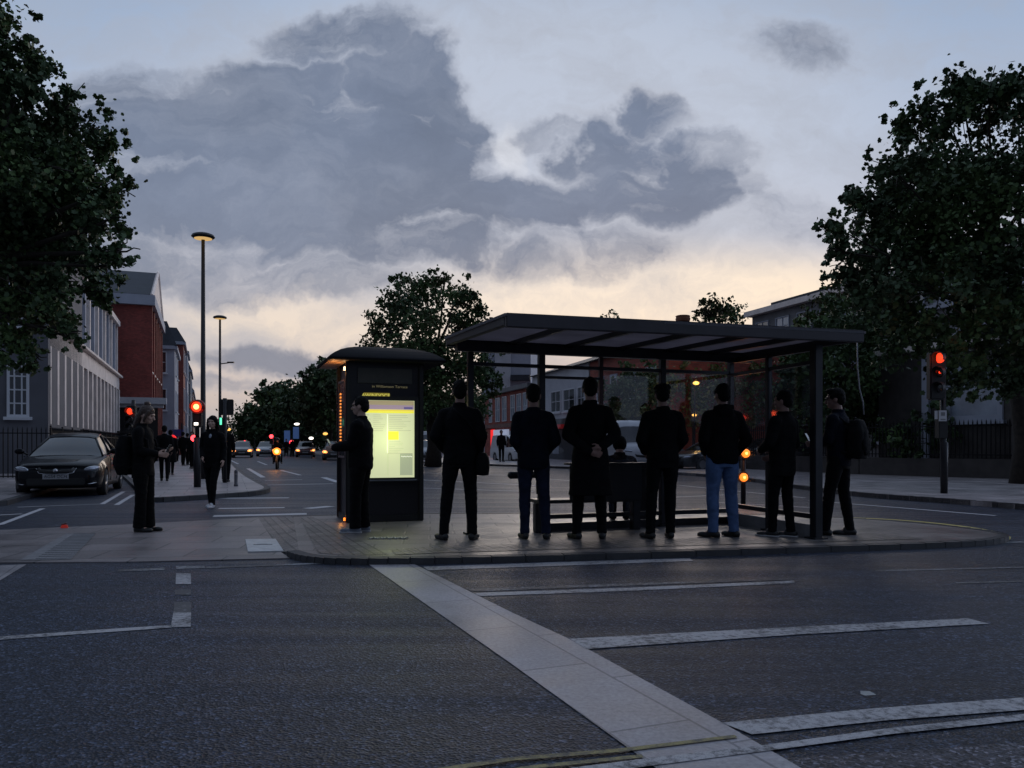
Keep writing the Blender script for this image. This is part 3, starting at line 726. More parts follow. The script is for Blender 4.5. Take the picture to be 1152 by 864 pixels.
    for i, (sh, e, w) in enumerate(A):
        d = (w-e).normalized()
        j.cap(sh+V((0, -.004, -.005)), e, .076*B, .064*B, 14); j.cap(e, w-d*.01, .064*B, .047*B, 14); j.tube([w-d*.05, w+d*.012], [.046, .043], 14)
        j.cap(TL((0, -.01, 1.475)), sh, .058, .07*B, 12)
    if hood:
        j.ell(TL((0, -.095, 1.475)), (.105, .055, .065)); j.tube([TL((-.10, -.02, 1.52)), TL((-.07, -.09, 1.535)), TL((0, -.115, 1.54)), TL((.07, -.09, 1.535)), TL((.10, -.02, 1.52)), TL((.06, .06, 1.47))], [.03, .034, .036, .034, .03, .02], 10)
    remesh(j, 'coat' if coat else 'jacket', jacket, root, vox, 3 if not far else 1, fold=.008 if not far else 0, fscale=6.5)
    # trousers
    t = MB()
    if not coat or hem > .5 or True:
        if seat is None: t.loft([(V((hx, hy-.005, zp-.10)), .15, .11), (V((hx, hy-.004, zp)), .165, .122), (V((hx, hy, zp+.12)), .155, .112)], 22, 2.2)
        else: t.ell(V((hx, hy, zp+.02)), (.17, .14, .12))
        for Hp, kn, an in Hk:
            c1, c2 = .095*tw, .068*tw; c3 = .054*tw+cuff
            t.tube([Hp+V((0, 0, .05)), Hp, Hp.lerp(kn, .3), Hp.lerp(kn, .75), kn, kn.lerp(an, .35), kn.lerp(an, .8), an-V((0, 0, .025+pants_z))], [c1*.95, c1, c1*.98, c2*1.08, c2, c2*.97, c3, c3*1.03], 16)
    remesh(t, 'trousers', trousers, root, vox, 3 if not far else 1, fold=.006 if not far else 0, fscale=8, fdir=(1, 1, .3))
    # shoes
    for i, f in enumerate(feet):
        ta = rad(toes[i]); dr = V((math.sin(ta), math.cos(ta), 0)); sd_ = V((dr.y, -dr.x, 0)); an = Hk[i][2]; g = an-V((0, 0, .09))
        m_ = MB(); Rz = Matrix.Rotation(-ta, 3, 'Z')
        m_.cap(g-dr*.045+V((0, 0, .042)), g+dr*.05+V((0, 0, .045)), .040, .042, 14); m_.ell(g+dr*.13+V((0, 0, .032)), (.047, .075, .032), Rz); m_.ell(g+dr*.02+V((0, 0, .07)), (.04, .06, .045), Rz)
        m_.tube([g-dr*.075+V((0, 0, .014)), g-dr*.03+V((0, 0, .014)), g+dr*.06+V((0, 0, .014)), g+dr*.14+V((0, 0, .014)), g+dr*.20+V((0, 0, .016))], [.022, .034, .038, .044, .018], 12, squash=1.0)
        for k, vv in enumerate(m_.v):
            if vv[2] < g.z+.004: m_.v[k] = (vv[0], vv[1], g.z+.004)
        sh_ = remesh(m_, 'shoe', shoes, root, min(vox, .009), 1)
        if sole:
            q = MB(); q.tube([g-dr*.085+V((0, 0, .014)), g-dr*.03+V((0, 0, .014)), g+dr*.06+V((0, 0, .014)), g+dr*.14+V((0, 0, .014)), g+dr*.21+V((0, 0, .014))], [.026, .040, .042, .049, .024], 12)
            q.v = [(a, b_, max(g.z+.002, min(g.z+.022, c_))) for a, b_, c_ in q.v]; build(q, 'sole', sole, sh_)
    # hair
    q = MB()
    if hair in ('short', 'quiff', 'curly'):
        q.ell(HP((0, -.022, 1.712)), (.082, .096, .092), Hm3); q.ell(HP((0, -.055, 1.665)), (.073, .062, .075), Hm3)
        for sg in (-1, 1): q.ell(HP((sg*.066, .015, 1.70)), (.018, .035, .032), Hm3)
        if hair == 'quiff': q.ell(HP((0, .035, 1.775)), (.062, .055, .03), Hm3)
        if hair == 'curly':
            for k in range(9):
                a = k*.7; q.ell(HP((.06*math.cos(a), -.02+.075*math.sin(a), 1.755)), .034, Hm3)
    elif hair == 'balding':
        q.ell(HP((0, -.045, 1.69)), (.081, .078, .09), Hm3); q.ell(HP((0, -.06, 1.65)), (.070, .056, .06), Hm3)
    elif hair == 'long':
        q.ell(HP((0, -.02, 1.71)), (.085, .102, .096), Hm3)
        for sg in (-1, 1): q.tube([HP((sg*.066, .02, 1.74)), HP((sg*.085, -.01, 1.66)), HP((sg*.092, -.02, 1.56)), TL((sg*.10, .02, 1.44)), TL((sg*.10, .06, 1.33))], [.03, .034, .036, .036, .018], 10)
        q.tube([HP((0, -.07, 1.72)), HP((0, -.085, 1.6)), TL((0, -.10, 1.46)), TL((0, -.12, 1.3))], [.06, .07, .075, .04], 12)
    elif hair == 'bun':
        q.ell(HP((0, -.02, 1.715)), (.086, .102, .094), Hm3); q.ell(HP((0, -.045, 1.82)), (.042, .042, .032), Hm3)
        q.tube([HP((0, -.06, 1.72)), HP((0, -.085, 1.62)), TL((-.01, -.10, 1.53)), TL((-.02, -.11, 1.46))], [.055, .058, .05, .02], 12)
        for sg in (-1, 1): q.tube([HP((sg*.066, .03, 1.74)), HP((sg*.078, .02, 1.66)), HP((sg*.072, .01, 1.60)), HP((sg*.068, .02, 1.57))], [.022, .024, .020, .010], 10)
    elif hair == 'hood':
        q.ell(HP((0, -.02, 1.69)), (.10, .115, .115), Hm3)
    remesh(q, 'hair' if hair != 'hood' else 'hood', hairm, root, min(vox, .0085), 1, hair=.006)
    if not far:
        for sg in (-1, 1):
            e = MB(); e.ell(HP((sg*.031, .080, 1.682)), (.013, .008, .006), Hm3, 8, 6); build(e, 'eye', 'eye', root, True)
    root.location = loc; root.rotation_euler = (0, 0, face); root.scale = (s, s, s)
    root['_s'] = 0; del root['_s']
    PEOPLE.append(root)
    def W(p): # local to world
        return V(loc)+Matrix.Rotation(face, 3, 'Z') @ (V(p)*s)
    root_info = dict(W=W, face=face, s=s, A=A, HP=HP, TL=TL)
    return root, root_info

V = Vector
GR = 'people waiting in a row at the bus shelter'
pk = lambda sg: ((sg*.262, -.055, 1.16), (sg*.17, .10, 1.00))    # hands in front pockets
def H(px, py): return G(px, py, IZ)
hz = lambda i: None
# 1: bulky black jacket with bag
p1, i1 = person(H(516, 607.5), rad(0), 'broad man in black jacket seen from behind, shoulder bag at his right hip', h=1.88, hips=(.015, 0), feet=((-.17, .0), (.155, .02)), toes=(-30, 12), arms={'L': ((-.285, -.05, 1.18), (-.16, .12, 1.02)), 'R': ((.28, -.06, 1.18), (.22, .08, .97))}, bulk=1.05, tw=1.02, head=(.08, .03), group=GR, collar=.02, bend=(.01, .03))
p2, i2 = person(H(602, 606.5), rad(2), 'man in a dark navy shirt jacket and dark indigo jeans seen from behind', h=1.84, bulk=1.05, hips=(-.02, 0), feet=((-.12, .02), (.13, .0)), toes=(-14, 10), arms={'L': ((-.255, -.05, 1.15), (-.13, .13, 1.0)), 'R': ((.25, -.06, 1.16), (.13, .12, 1.01))}, jacket='cloth_navy', trousers='denim_dark', head=(-.05, .02), group=GR, hem=.83, collar=.005)
p3, i3 = person(H(664, 606.5), rad(-2), 'man in a knee length black overcoat with both hands clasped behind his back', h=1.92, bulk=1.04, feet=((-.15, .0), (.135, .03)), toes=(-26, 6), coat=True, hem=.50, group=GR, head=(.04, .05), collar=.02,
                arms={'L': ((-.275, -.10, 1.17), (-.02, -.195, .985)), 'R': ((.285, -.09, 1.17), (.115, -.19, 1.04)), 'HL': ((.8, -.05, -.2), (0, -1, 0), (0, 0, 1), .6), 'HR': ((-.8, -.1, -.35), (0, 1, .2), (0, 0, 1), .9)})
p4, i4 = person(H(744, 606), rad(3), 'tousled haired man in black seen from behind, between the overcoat man and the blue jeans', h=1.85, bulk=1.04, hips=(.02, .01), lean=.03, feet=((-.13, .0), (.115, .03)), toes=(-22, 4), arms={'L': ((-.262, -.04, 1.16), (-.17, .12, 1.02)), 'R': ((.262, -.04, 1.16), (.18, .12, 1.02))}, hair='curly', group=GR, head=(-.1, .06), hem=.90)
p5, i5 = person(H(814, 604.5), rad(8), 'man in black hooded jacket and faded blue jeans with his hands in his pockets', h=1.86, hips=(-.015, 0), feet=((-.13, -.01), (.14, .02)), toes=(-42, -20), arms={'L': ((-.285, -.05, 1.16), (-.19, .10, 1.0)), 'R': ((.285, -.05, 1.16), (.20, .10, .99))}, bulk=1.07, trousers='denim_blue', tw=1.08, hood=True, group=GR, head=(.12, .04), hem=.87)
p6, i6 = person(H(880, 604.5), rad(38), 'man in loose black jacket and white soled shoes before the right glass panel', h=1.78, lean=-.03, feet=((-.06, .10), (.11, -.05)), toes=(-10, -14), arms={'L': ((-.25, .02, 1.17), (-.12, .22, 1.08)), 'R': ((.25, -.02, 1.15), (.14, .20, 1.02))}, bulk=1.03, hem=.76, group=GR, head=(.25, .05), jacket='cloth_char', tw=.98, sole='sole_white')
p7, i7 = person(H(944, 602.5), rad(48), 'man in dark jacket carrying a black backpack, rightmost of the row outside the shelter', h=1.82, lean=.04, feet=((-.12, .12), (.14, -.08)), toes=(4, -24), arms={'L': ((-.235, .05, 1.17), (-.13, .26, 1.14)), 'R': ((.235, .06, 1.16), (.10, .28, 1.14))}, jacket='cloth_navy', group=GR, head=(.25, .12), tw=1.02, hair='quiff')
# man reading the side of the kiosk
p8, i8 = person(H(406, 599), rad(84), 'balding man in black clothes and grey trainers standing side on before the lit timetable', h=1.74, feet=((-.09, .05), (.10, -.02)), toes=(0, 6), arms={'L': ((-.20, .06, 1.17), (-.12, .32, 1.13)), 'R': ((.205, .04, 1.17), (.10, .31, 1.15))}, hair='short', hairm='hair_dark', shoes='shoe_grey', bulk=1.16, sole='sole_white', tw=1.16, head=(.0, .06), skin='skin_pale', cuff=.012, hem=.84)
# woman with backpack on the crossing
p9, i9 = person(G(161, 598, .012), rad(-88), 'woman with light brown tied up hair looking down at her phone on the crossing pavement', h=1.71, feet=((-.07, .05), (.08, -.02)), toes=(4, 8), arms={'L': ((-.20, .0, 1.17), (-.10, .25, 1.15)), 'R': ((.20, .02, 1.16), (.12, .24, 1.12)), 'HL': ((.25, 1, .1), (.3, 0, 1), (0, .2, 1), .5)}, hair='bun', hairm='hair_brown', skin='skin_pale', head=(.0, .32), female=True, tw=1.15, cuff=.02, hem=.80, shoulder=.16, bulk=1.02)
# woman crossing the side road towards us
p10, i10 = person(G(239, 571), rad(178), 'long haired woman in black walking towards us across the side road, white trainers', h=1.73, feet=((-.06, .16), (.07, -.12)), toes=(0, 4), bend=(.05, .02), arms={'L': ((-.22, -.06, 1.17), (-.23, .04, .95)), 'R': ((.22, -.02, 1.17), (.12, .18, 1.0))}, hair='long', hairm='hair_dark', skin='skin_pale', shoes='shoe_white', female=True, shoulder=.165, hem=.78, tw=1.0, vox=.0105)
mb = MB(); mb.ell((0, .082, 1.40), (.035, .04, .06)); sh = remesh(mb, 'shirt', 'shirt_light', p10, .01, 1)
# person seated on the bench
sb = H(696, 588); sb = V((XA(697, 10.75), 10.75, IZ))
p11, i11 = person(sb, rad(-8), 'hooded person sitting hunched on the shelter bench facing the road', h=1.70, seat=.50, feet=((-.10, .40), (.10, .42)), knees=((-.11, .40, .52), (.11, .42, .52)), toes=(-5, 5), arms={'L': ((-.25, .10, .78), (-.10, .33, .70)), 'R': ((.27, .10, .78), (.12, .34, .70))}, lean=.40, hair='hood', hairm='cloth_black', head=(0, .35), hem=.97, bulk=1.05, collar=.02, pants_z=-.02)

# ---- carried things
def backpack(name, info, label, size=(.31, .46, .17), z=1.22, back=-.20, parent_rot=None):
    W = info['W']; t = empty(name, W((0, back, z)), info['face']); tag(t, label, 'backpack')
    mb = MB(); w, h_, d_ = size
    mb.ell((0, 0, 0), (w*.5, d_*.55, h_*.5)); mb.loft([((0, 0, -h_*.48), w*.42, d_*.40), ((0, 0, -h_*.3), w*.5, d_*.5), ((0, 0, .1), w*.49, d_*.46), ((0, .01, h_*.46), w*.36, d_*.3)], 20, 3)
    remesh(mb, 'bag_body', 'cloth_char', t, .009, 4, fold=.006, fscale=9)
    mb = MB(); mb.ell((0, -d_*.45, -h_*.17), (w*.38, .04, h_*.24)); remesh(mb, 'front_pocket', 'cloth_black', t, .009, 3, fold=.004)
    for sg in (-1, 1):
        mb = MB(); mb.tube([(sg*.09, -back-.15, .16), (sg*.12, -back-.03, .275), (sg*.135, -back+.10, .20), (sg*.155, -back+.135, .0), (sg*.16, -back+.04, -.14), (sg*.12, .03, -.18)], .017, 8)
        build(mb, 'shoulder_strap', 'cloth_char', t, True)
    mb = MB(); mb.tube([(-.04, .03, h_*.46), (-.03, .03, h_*.52), (.03, .03, h_*.52), (.04, .03, h_*.46)], .009, 8); build(mb, 'grab_handle', 'cloth_char', t, True)
    return t
backpack('backpack', i7, 'black backpack worn by the rightmost waiting man', (.33, .50, .22), 1.19, -.22)
backpack('backpack', i9, 'large black backpack worn low by the woman on her phone', (.36, .56, .24), 1.10, -.235)
W = i1['W']; t = empty('shoulder_bag', W((.27, .02, .88)), 0, label='small black shoulder bag hanging at the hip of the leftmost waiting man', cat='bag')
mb = MB(); mb.loft([((0, 0, -.15), .07, .10), ((0, 0, -.05), .085, .14), ((0, 0, .06), .075, .13), ((0, 0, .12), .04, .10)], 18, 2.6); remesh(mb, 'bag_body', 'cloth_char', t, .009, 3, fold=.006)
mb = MB(); mb.tube([(-.01, -.06, .11), (-.06, -.10, .30), (-.16, -.165, .48), (-.27, -.16, .58), (-.36, -.10, .655)], .012, 8); mb.tube([(-.01, .06, .11), (-.06, .12, .30), (-.16, .19, .48), (-.27, .17, .60)], .012, 8); build(mb, 'strap', 'cloth_char', t, True)
def phone(info, p, label, screen=.6, tilt=-.5):
    t = empty('mobile_phone', info['W'](p), info['face'], label=label, cat='phone'); t.rotation_euler = (tilt, 0, info['face'])
    mb = MB(); mb.box((0, 0, 0), (.072, .009, .15)); build(mb, 'phone_body', 'plastic_black', t, bevel=.003)
    mb = MB(); mb.box((0, -.0052, 0), (.064, .001, .138)); build(mb, 'screen', mat('phone_screen', (.5, .55, .6), .2, emit=(.6, .7, .8), estr=screen), t)
phone(i8, (-.0, .43, 1.18), 'dark phone held up by the man at the kiosk', .05)
phone(i9, (.0, .355, 1.18), 'phone held by the woman with the large backpack', .4)
phone(i7, (.0, .385, 1.20), 'phone held by the rightmost waiting man', .15)
# glasses
for inf, own, lab in ((i7, p7, 'thin dark glasses worn by the rightmost waiting man'), (i8, p8, 'thin dark glasses worn by the man at the kiosk')):
    HPf = inf['HP']; mb = MB()
    for sg in (-1, 1):
        c = [HPf((sg*.033+.024*math.cos(a), .098, 1.684+.018*math.sin(a))) for a in [k*math.pi/5 for k in range(11)]]; mb.tube(c, .0022, 6)
        mb.tube([HPf((sg*.057, .097, 1.688)), HPf((sg*.078, .06, 1.688)), HPf((sg*.082, -.01, 1.684))], .0022, 6)
    mb.tube([HPf((-.01, .099, 1.688)), HPf((.01, .099, 1.688))], .0025, 6)
    o = build(mb, 'glasses', 'plastic_black', None); tag(o, lab, 'glasses'); o.location = own.location; o.rotation_euler = own.rotation_euler; o.scale = own.scale

# ---- pedestrians further off on the street pavement (distinct figures)
def walker(px, py, face, label, h=1.72, z=KZ, **kw):
    st = kw.pop('st', .12)
    return person(G(px, py, z), rad(face), label, h=h, feet=((-.08, st), (.08, -st)), toes=(0, 0), bend=(.05, .03), vox=.02, group='pedestrians on the street pavement', arms={'L': ((-.24, -.07, 1.17), (-.23, .0, .94)), 'R': ((.24, .0, 1.17), (.22, .13, .96))}, **kw)
walker(254, 542, 10, 'pedestrian in black walking away just behind the crossing woman', st=.10, h=1.70, head=(.2, 0))
walker(185, 541, 25, 'dark clad pedestrian directly right of the woman with the backpack', h=1.66, hem=.7, st=.14)
walker(192, 534, 15, 'pedestrian with long dark coat, second one right of the phone user', h=1.62, coat=True, hem=.5)
walker(206, 523.5, 0, 'pedestrian near the far building fronts under the blue sign', h=1.75)
walker(211, 523, 0, 'bareheaded pedestrian walking beside another under the blue sign', h=1.7, jacket='cloth_char')
walker(199, 519, 5, 'smallest pedestrian far along the building fronts', h=1.7, jacket='cloth_navy')
walker(216, 527, 185, 'pedestrian half hidden behind the near signal post', h=1.68, jacket='cloth_char')
person(G(564, 519.5, .1), rad(200), 'person in black standing before the red lit shopfront', h=2.0, vox=.02, feet=((-.1, .0), (.1, .05)), group='distant people by the shopfronts')
person(G(322, 513.5), rad(185), 'distant figure on the road under the blue banners', h=1.75, vox=.03, jacket='cloth_navy', group='distant people on the road')
person(G(329, 514), rad(175), 'distant figure standing beside another under the blue banners', h=1.8, vox=.03, jacket='cloth_char', group='distant people on the road')
# ================================================================= KIOSK
kb = V((XA(391.5, 11.3), 11.3, IZ)); kr = rad(20)/.75   # front face turned slightly
t = empty('information_kiosk', kb, kr*.75, label='black kiosk with domed roof and glowing yellow green timetable panel', cat='kiosk')
kw, kd, kh = 1.075, .95, 2.345
mb = MB(); mb.box((kw/2, kd/2, .05), (kw+.04, kd+.04, .10)); build(mb, 'base', 'black_metal', t, bevel=.01)
mb = MB(); mb.box((kw/2, kd/2, .1+(kh-.1)/2), (kw-.02, kd-.02, kh-.1)); build(mb, 'body', 'kiosk', t)
for x, y in ((0, 0), (kw, 0), (0, kd), (kw, kd)):
    mb = MB(); mb.box((x, y, kh/2), (.07, .07, kh)); build(mb, 'corner_post', 'black_metal', t, bevel=.012)
mb = MB(); n = 12; rings = []
# domed roof with overhanging eaves
ov = .30
vs = []; fs = []; nx = 20
prof = [(-.01, ov), (.02, ov+.008), (.05, ov-.02), (.10, ov-.09), (.15, ov-.18), (.19, ov-.29), (.22, ov-.41), (.245, ov-.55), (.26, ov-.70), (.265, ov-.77)]
for dz, o_ in prof:
    vs += [(-o_, -o_, kh+dz), (kw+o_, -o_, kh+dz), (kw+o_, kd+o_, kh+dz), (-o_, kd+o_, kh+dz)]
for k in range(len(prof)-1):
    for j in range(4): fs.append((k*4+j, k*4+(j+1) % 4, k*4+4+(j+1) % 4, k*4+4+j))
fs.append((3, 2, 1, 0)); e_ = (len(prof)-1)*4; fs.append((e_, e_+1, e_+2, e_+3))
mb.add(vs, fs); roof = build(mb, 'domed_roof', 'kiosk_roof', t, 50)
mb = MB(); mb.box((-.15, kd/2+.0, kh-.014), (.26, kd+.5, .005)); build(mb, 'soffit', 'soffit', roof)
mb = MB(); mb.box((-.02, .16, kh-.10), (.03, .07, .05)); lampo = build(mb, 'eaves_lamp', mat('eaves', (1, .8, .5), .5, emit=(1, .62, .3), estr=6), t)
def plight(name, loc, col, e, r=.05, parent=None):
    l = bpy.data.lights.new(name, 'POINT'); l.energy = e; l.color = col; l.shadow_soft_size = r
    o = bpy.data.objects.new(name, l); COL.objects.link(o); o.location = loc
    return o
Wk = lambda p: V(kb)+Matrix.Rotation(kr*.75, 3, 'Z') @ V(p)
plight('eaves_light', Wk((-.17, .12, kh-.16)), (1, .42, .13), 1.6, .03)
plight('foot_light', Wk((-.10, .05, .09)), (1, .38, .08), .35, .02)
mb = MB(); mb.box((-.04, .05, .05), (.03, .05, .04)); build(mb, 'foot_lamp', 'amber_lamp', t)
# front: top fascia, text, gold sign, screen
fy = 0.0
mb = MB(); mb.box((kw/2, fy-.004, 2.14), (.80, .02, .22)); build(mb, 'header_panel', 'kiosk_panel', t, bevel=.004)
def kx(px): return (px-391.5)/(474-391.5)*kw
def kz(py): return (584-py)/(584-388)*(2.565)
pan = text_mesh('in Williamson Terrace', .052, 'direction_text', 'kiosk_text', t, (kx(438), fy-.018, kz(432.5)), (rad(90), 0, 0), xs=1.12)
mb = MB(); mb.box((kx(423), fy-.022, kz(443)), (kx(437)-kx(408), .02, .085)); sg = build(mb, 'gold_sign', 'sign_gold', t)
text_mesh('AWINDOCE', .075, 'sign_lettering', 'sign_text', sg, (kx(422), fy-.034, kz(443)), (rad(90), 0, 0))
sx0, sx1, sz0, sz1 = kx(405.5), kx(466), kz(534.5), kz(448)
fr_ = MB(); cxs, czs = (sx0+sx1)/2, (sz0+sz1)/2; w_, h_ = sx1-sx0, sz1-sz0
for c, s_ in (((cxs, fy-.02, sz1+.03), (w_+.12, .045, .06)), ((cxs, fy-.02, sz0-.03), (w_+.12, .045, .06)), ((sx0-.03, fy-.02, czs), (.06, .045, h_)), ((sx1+.03, fy-.02, czs), (.06, .045, h_))): fr_.box(c, s_)
frame_ = build(fr_, 'screen_frame', 'black_metal', t)
mb = MB(); mb.box((cxs, fy-.02, sz0-.035), (w_+.06, .052, .018)); build(mb, 'frame_lip', 'chrome', frame_)
mb = MB(); mb.box((cxs, fy-.006, czs), (w_, .02, h_)); scr = build(mb, 'timetable', 'scr_bg', t)
def sr(u0, v0, u1, v1, m, name='printed_block', lay=0):     # in photo pixels on the poster
    mb = MB(); a, b_ = kx(u0), kx(u1); c, d_ = kz(v1), kz(v0)
    mb.box(((a+b_)/2, fy-.0178-.0012*lay, (c+d_)/2), (b_-a, .0014, d_-c)); return mb
def srs(lst, m, name, lay=0):
    mb = MB()
    for q in lst: mb.add(*[(sr(*q, m, lay=lay)).v, sr(*q, m, lay=lay).f])
    build(mb, name, m, scr)
srs([(406, 448.3, 465.5, 453)], 'scr_tan', 'header_band'); srs([(406, 453, 465.5, 458)], 'scr_mauve', 'title_band'); srs([(454, 455, 464, 457.6)], 'scr_violet', 'emblem_block', 1)
srs([(406, 458.3, 465.5, 459.8)], 'scr_gold', 'gold_band'); srs([(406, 460, 465.5, 462)], 'scr_yellow', 'yellow_band')
srs([(436, 482.5, 448, 492)], 'scr_yellow', 'highlight_block', 1); srs([(436.5, 484.6, 447.5, 485.3), (436.5, 487.6, 447.5, 488.3), (436.5, 490.2, 447.5, 490.8)], 'scr_gold', 'highlight_rule', 2)
srs([(449.5, 507.5, 464, 532)], 'scr_grey', 'map_block'); srs([(435.7, 507, 464, 507.6), (435.5, 507.6, 436.1, 532)], 'scr_line', 'box_rule', 1); srs([(451+1.6*i, 510.2+.4*(i % 2), 452.1+1.6*i, 511.2+.4*(i % 2)) for i in range(8)], 'scr_white', 'map_caption', 1)
ln = []
random.seed(3)
for k in range(9): ln.append((419, 464+2.2*k, 419+random.uniform(7, 14), 464.7+2.2*k)); ln.append((437, 464.4+2.1*k, 437+random.uniform(14, 27), 465.1+2.1*k))
for k in range(7): ln.append((437, 493.5+2.0*k, 437+random.uniform(6, 20), 494+2.0*k))
for k in range(14): ln.append((408, 464+4.6*k, 408+random.uniform(7, 9), 464.8+4.6*k))
srs(ln, 'scr_line', 'printed_lines', 0); srs([(434.8, 463, 435.4, 507)], 'scr_white', 'column_rule', 1)
plight('screen_light', Wk((cxs, -.30, czs)), (.85, .95, .45), 5, .3)
# side face: framed notice and glowing vertical strip
mb = MB()
for c, s_ in (((-.02, .5, 2.08), (.02, .66, .03)), ((-.02, .5, .95), (.02, .66, .03)), ((-.02, .17, 1.52), (.02, .03, 1.16)), ((-.02, .83, 1.52), (.02, .03, 1.16))): mb.box(c, s_)
sf = build(mb, 'side_frame', mat('side_frame', (.12, .09, .1), .4), t); mb = MB(); mb.box((-.012, .5, 1.52), (.008, .62, 1.1)); build(mb, 'notice_glass', 'glass_dark', sf)
mb = MB(); random.seed(5)
for k in range(16): mb.box((-.022, .66, 1.15+.05*k), (.006, random.uniform(.05, .10), .026))
build(mb, 'glowing_lettering', 'orange_strip', sf)

# ================================================================= BUS SHELTER
t = empty('bus_shelter', (0, 0, 0), 0, label='open bus shelter with dark steel posts, flat wide roof and glass back panels', cat='bus shelter')
FL, FRt, BL, BR = V((-.07, 7.72)), V((4.08, 9.02)), V((-.85, 9.82)), V((3.40, 11.40))
zf = ZA(352, 7.72); zb_ = 2.545
def rp(u, v_):   # u along the front 0..1, v front to back 0..1
    return (FL.lerp(FRt, u)).lerp(BL.lerp(BR, u), v_)
def rz_(u, v_): return zf + (zb_-zf)*v_ + .005*u
th = .11
mb = MB()
P4 = [rp(0, 0), rp(1, 0), rp(1, 1), rp(0, 1)]
def beam(mb, a, b, w, z0a, z0b, h):
    d = (b-a).normalized(); s = V((-d.y, d.x))*w/2
    mb.hull8([(a.x-s.x, a.y-s.y, z0a), (b.x-s.x, b.y-s.y, z0b), (b.x+s.x, b.y+s.y, z0b), (a.x+s.x, a.y+s.y, z0a), (a.x-s.x, a.y-s.y, z0a+h), (b.x-s.x, b.y-s.y, z0b+h), (b.x+s.x, b.y+s.y, z0b+h), (a.x+s.x, a.y+s.y, z0a+h)])
mb.hull8([(*rp(.0, .0), rz_(0, 0)-.025), (*rp(1, 0), rz_(1, 0)-.025), (*rp(1, 1), rz_(1, 1)-.025), (*rp(0, 1), rz_(0, 1)-.025), (*rp(0, 0), rz_(0, 0)), (*rp(1, 0), rz_(1, 0)), (*rp(1, 1), rz_(1, 1)), (*rp(0, 1), rz_(0, 1))])
roof = build(mb, 'roof_sheet', 'roof_panel', t)
mb = MB(); beam(mb, rp(.004, .015), rp(.996, .015), .07, rz_(0, 0)-.135, rz_(1, 0)-.125, .14); build(mb, 'front_fascia', 'roof_top', t, bevel=.008)
mb = MB(); beam(mb, rp(.012, .03), rp(.012, .99), .07, rz_(0, 0)-.11, rz_(0, 1)-.10, .118); build(mb, 'side_fascia', 'roof_top', t, bevel=.006)
mb = MB(); beam(mb, rp(.988, .03), rp(.988, .99), .07, rz_(1, 0)-.11, rz_(1, 1)-.10, .118); build(mb, 'side_fascia', 'roof_top', t, bevel=.006)
mb = MB(); beam(mb, rp(.004, .985), rp(.996, .985), .07, rz_(0, 1)-.12, rz_(1, 1)-.12, .12); build(mb, 'back_fascia', 'shelter_metal', t, bevel=.006)
for u in (.19, .365, .54, .70, .85):
    mb = MB(); beam(mb, rp(u, .03), rp(u+.0, .97), .055, rz_(u, 0)-.085, rz_(u, 1)-.085, .058); build(mb, 'rafter', 'shelter_metal', t)
mb = MB(); beam(mb, rp(.02, .90), rp(.98, .90), .10, rz_(0, .9)-.19, rz_(1, .9)-.19, .10); build(mb, 'back_beam', 'shelter_metal', t)
mb = MB(); beam(mb, V((3.65, 9.40)), V((3.13, 11.26)), .06, 2.33, 2.36, .07); build(mb, 'side_beam', 'shelter_metal', t)
PB = {px: None for px in (529, 609, 676, 744, 813, 822)}
def backline(px): k = (px-CX)/F; Y = (9.8+.366*.85)/(1-.366*k); return V((k*Y, Y))
ztop = 2.40
posts = []
for px, w, m in ((529, .075, 'shelter_metal'), (609, .085, 'shelter_metal'), (676, .055, 'shelter_red'), (745, .08, 'shelter_metal'), (822, .075, 'shelter_metal')):
    q = backline(px); mb = MB(); mb.box((q.x, q.y, (IZ+ztop)/2), (w, w, ztop-IZ), rz=.35); po = build(mb, 'post', m, t, bevel=.006); posts.append(q)
    mb = MB(); mb.box((q.x, q.y, IZ+.012), (w+.07, w+.07, .02), rz=.35); build(mb, 'base_plate', 'shelter_metal', po)
for q, w in ((V((3.655, 9.40)), .11), (V((3.39, 10.33)), .07)):
    mb = MB(); mb.box((q.x, q.y, (IZ+2.40)/2), (w, w, 2.40-IZ), rz=.3); po = build(mb, 'post', 'shelter_metal', t, bevel=.008)
    mb = MB(); mb.box((q.x, q.y, IZ+.012), (w+.08, w+.08, .02), rz=.3); build(mb, 'base_plate', 'shelter_metal', po)
    posts.append(q)
def rail(a, b, z, h=.045, w=.045, name='glazing_rail', m='shelter_metal'):
    mb = MB(); beam(mb, a, b, w, z, z, h); build(mb, name, m, t)
A_, B_ = backline(605), backline(822)
C_, D_ = V((3.13, 11.26)), V((3.655, 9.40))
rail(backline(529), B_, 2.20); rail(A_, B_, .22, .06, .05); rail(backline(606), B_, IZ, .10, .06, 'kick_plate')
rail(backline(609), backline(676), 2.065, .035)
rail(C_, D_, 2.17); rail(C_, D_, .30, .06); rail(C_, D_, IZ, .16, .035, 'kick_plate', 'concrete')
def pane(a, b, z0, z1):
    mb = MB(); d = (b-a); L_ = d.length; d.normalize(); a2 = a+d*.05; b2 = b-d*.05; beam(mb, a2, b2, .01, z0, z0, z1-z0); build(mb, 'glass_panel', 'shelter_glass', t)
pane(backline(609), backline(676), .29, 2.06); pane(backline(676), backline(745), .29, 2.19); pane(backline(745), backline(822), .29, 2.19)
pane(C_, V((3.39, 10.33)), .37, 2.16); pane(V((3.39, 10.33)), D_, .37, 2.16)
